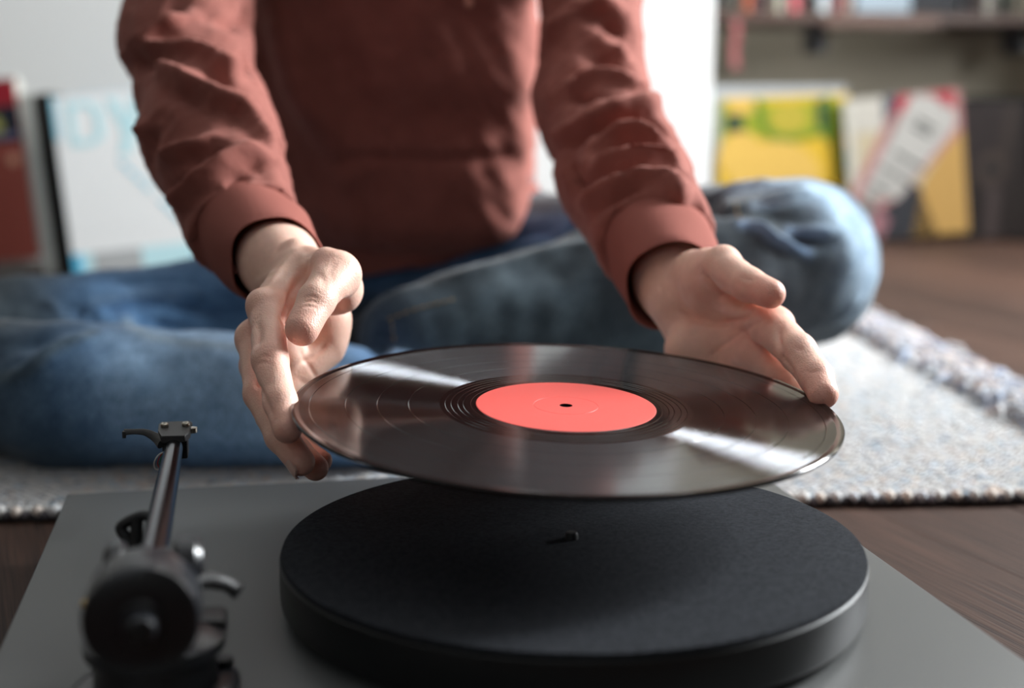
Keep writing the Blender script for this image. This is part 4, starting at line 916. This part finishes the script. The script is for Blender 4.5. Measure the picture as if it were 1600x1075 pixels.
nr_ = normals(V, Fc); V = V+nr_*(wob(V, .0020, 38, seed=5)+wob(V, .0008, 110, seed=6))[:, None]
V[:, 2] = np.maximum(V[:, 2], .0062)
# denim dye: deep slate, faded areas, and lit thigh top and knee rim painted in
hitj = cast(V, Fc); dark = np.array([.045, .062, .075]); col = np.tile(dark, (len(V), 1))
def fade_and_lit(path, wd, c, amt):
    pts = [hitj(x, y) for x, y in (spline(path, 4) if len(path) > 1 else path)]; pts = [p for p in pts if p is not None]
    if not pts: return
    d = seg_dist(V, pts) if len(pts) > 1 else np.linalg.norm(V-pts[0], axis=1)
    w_ = (amt*np.exp(-(d/wd)**2.4))[:, None]; col[:] = col*(1-w_)+np.array(c)*w_
BL = (.17, .36, .66); LB = (.46, .66, .90); PB_ = (.36, .50, .64)
fade_and_lit([(230, 600), (390, 640), (520, 660)], .095, BL, .95); fade_and_lit([(260, 560), (390, 570)], .05, LB, .8); fade_and_lit([(250, 600), (330, 640)], .03, (.12, .27, .50), .7); fade_and_lit([(250, 610), (340, 610), (420, 640)], .055, (.34, .54, .78), .85); fade_and_lit([(200, 450), (300, 440), (390, 480)], .06, BL, .9); fade_and_lit([(260, 500), (390, 510)], .04, (.12, .26, .48), .8)
fade_and_lit([(590, 420), (740, 392), (870, 366)], .030, (.10, .22, .42), .85)  # highlight along the thigh's top edge, put into the dye colour
fade_and_lit([(1300, 310), (1345, 380), (1352, 450)], .030, PB_, .95); fade_and_lit([(1160, 288), (1250, 285)], .018, PB_, .8); fade_and_lit([(1270, 300), (1310, 320)], .016, PB_, .5)  # knee's bright rim painted in, fade and light together
fade_and_lit([(1180, 320), (1221, 313), (1270, 300)], .007, PB_, .8); fade_and_lit([(1160, 349), (1191, 355), (1213, 372), (1263, 394)], .006, (.22, .34, .52), .8); fade_and_lit([(1235, 361), (1291, 366)], .006, (.22, .34, .52), .7)
fade_and_lit([(730, 520), (900, 480), (1010, 520)], .06, (.055, .085, .105), .8); fade_and_lit([(1200, 470), (1230, 500)], .05, (.085, .095, .11), .6)
fade_and_lit([(0, 590), (39, 578), (90, 540), (148, 517)], .006, (.13, .17, .19), .7); fade_and_lit([(200, 506), (240, 526), (310, 536), (385, 543)], .007, (.36, .48, .60), .85); fade_and_lit([(150, 470), (219, 460), (273, 463)], .006, (.20, .32, .48), .7)
fade_and_lit([(30, 640), (80, 700)], .05, (.05, .085, .12), .6)
M_JN = mat('denim', (.1, .2, .35), .88, spec=.15, Sheen_Weight=.15)
at = N(M_JN, 'ShaderNodeVertexColor', layer_name='Col'); n1 = noise(M_JN, 1., 4, .7, None, (700, 700, 220)); n2 = noise(M_JN, 70, 4, .65); n3 = noise(M_JN, 1., 3, .6, None, (120, 120, 1500))
c1 = mix(M_JN, .6, at.outputs[0], ramp(M_JN, n1.outputs[0], [(.36, (.35, .4, .45)), (.62, (1.45, 1.38, 1.3))]).outputs[0], 'MULTIPLY')
c2 = mix(M_JN, .55, c1, ramp(M_JN, n2.outputs[0], [(.35, (.55, .62, .70)), (.65, (1.3, 1.25, 1.2))]).outputs[0], 'MULTIPLY')
L(M_JN, c2, BS(M_JN).inputs['Base Color'])
bump(M_JN, mix(M_JN, .5, n1.outputs[0], n3.outputs[0]), .4, .0008)
jeans = pmesh('jeans', V, Fc, M_JN, col)
# visible stitching: raised thread runs along the seams and the ankle hem
M_TH = mat('pale_thread', (.55, .56, .52), .8)
def stitches(path, col_m, ln_=.0042, r=.0011, gap=1.35, lift=.0012, name='seam_stitching'):
    pts = [hitj(x, y) for x, y in spline(path, 10)]; pts = [Vector(p) for p in pts if p is not None]
    if len(pts) < 2: return
    bm = bmesh.new(); acc = 0
    pos = [pts[0]]
    for a, b in zip(pts, pts[1:]):
        if (b-a).length > .05: break
        k = max(1, int((b-a).length/.001)); pos += [a.lerp(b, (i+1)/k) for i in range(k)]
    s_ = int(ln_/.001*gap)+1; m_ = int(ln_/.001)
    up_ = Vector((0, -.5, .8)).normalized()*lift
    for i in range(0, len(pos)-m_-1, s_): tube(bm, [pos[i]+up_*.3-PL, pos[i+m_//2]+up_-PL, pos[i+m_]+up_*.3-PL], [r*.7, r, r*.7], 6)
    bm_obj(name, bm, col_m, person, True)
stitches([(190, 500), (215, 514), (240, 526), (310, 535), (385, 541)], M_TH)
M_TT = mat('tan_thread', (.30, .22, .12), .8)
stitches([(606, 500), (650, 484), (720, 466)], M_TT); stitches([(612, 503), (614, 520), (618, 545)], M_TT); stitches([(1150, 318), (1152, 335), (1158, 345)], M_TT)
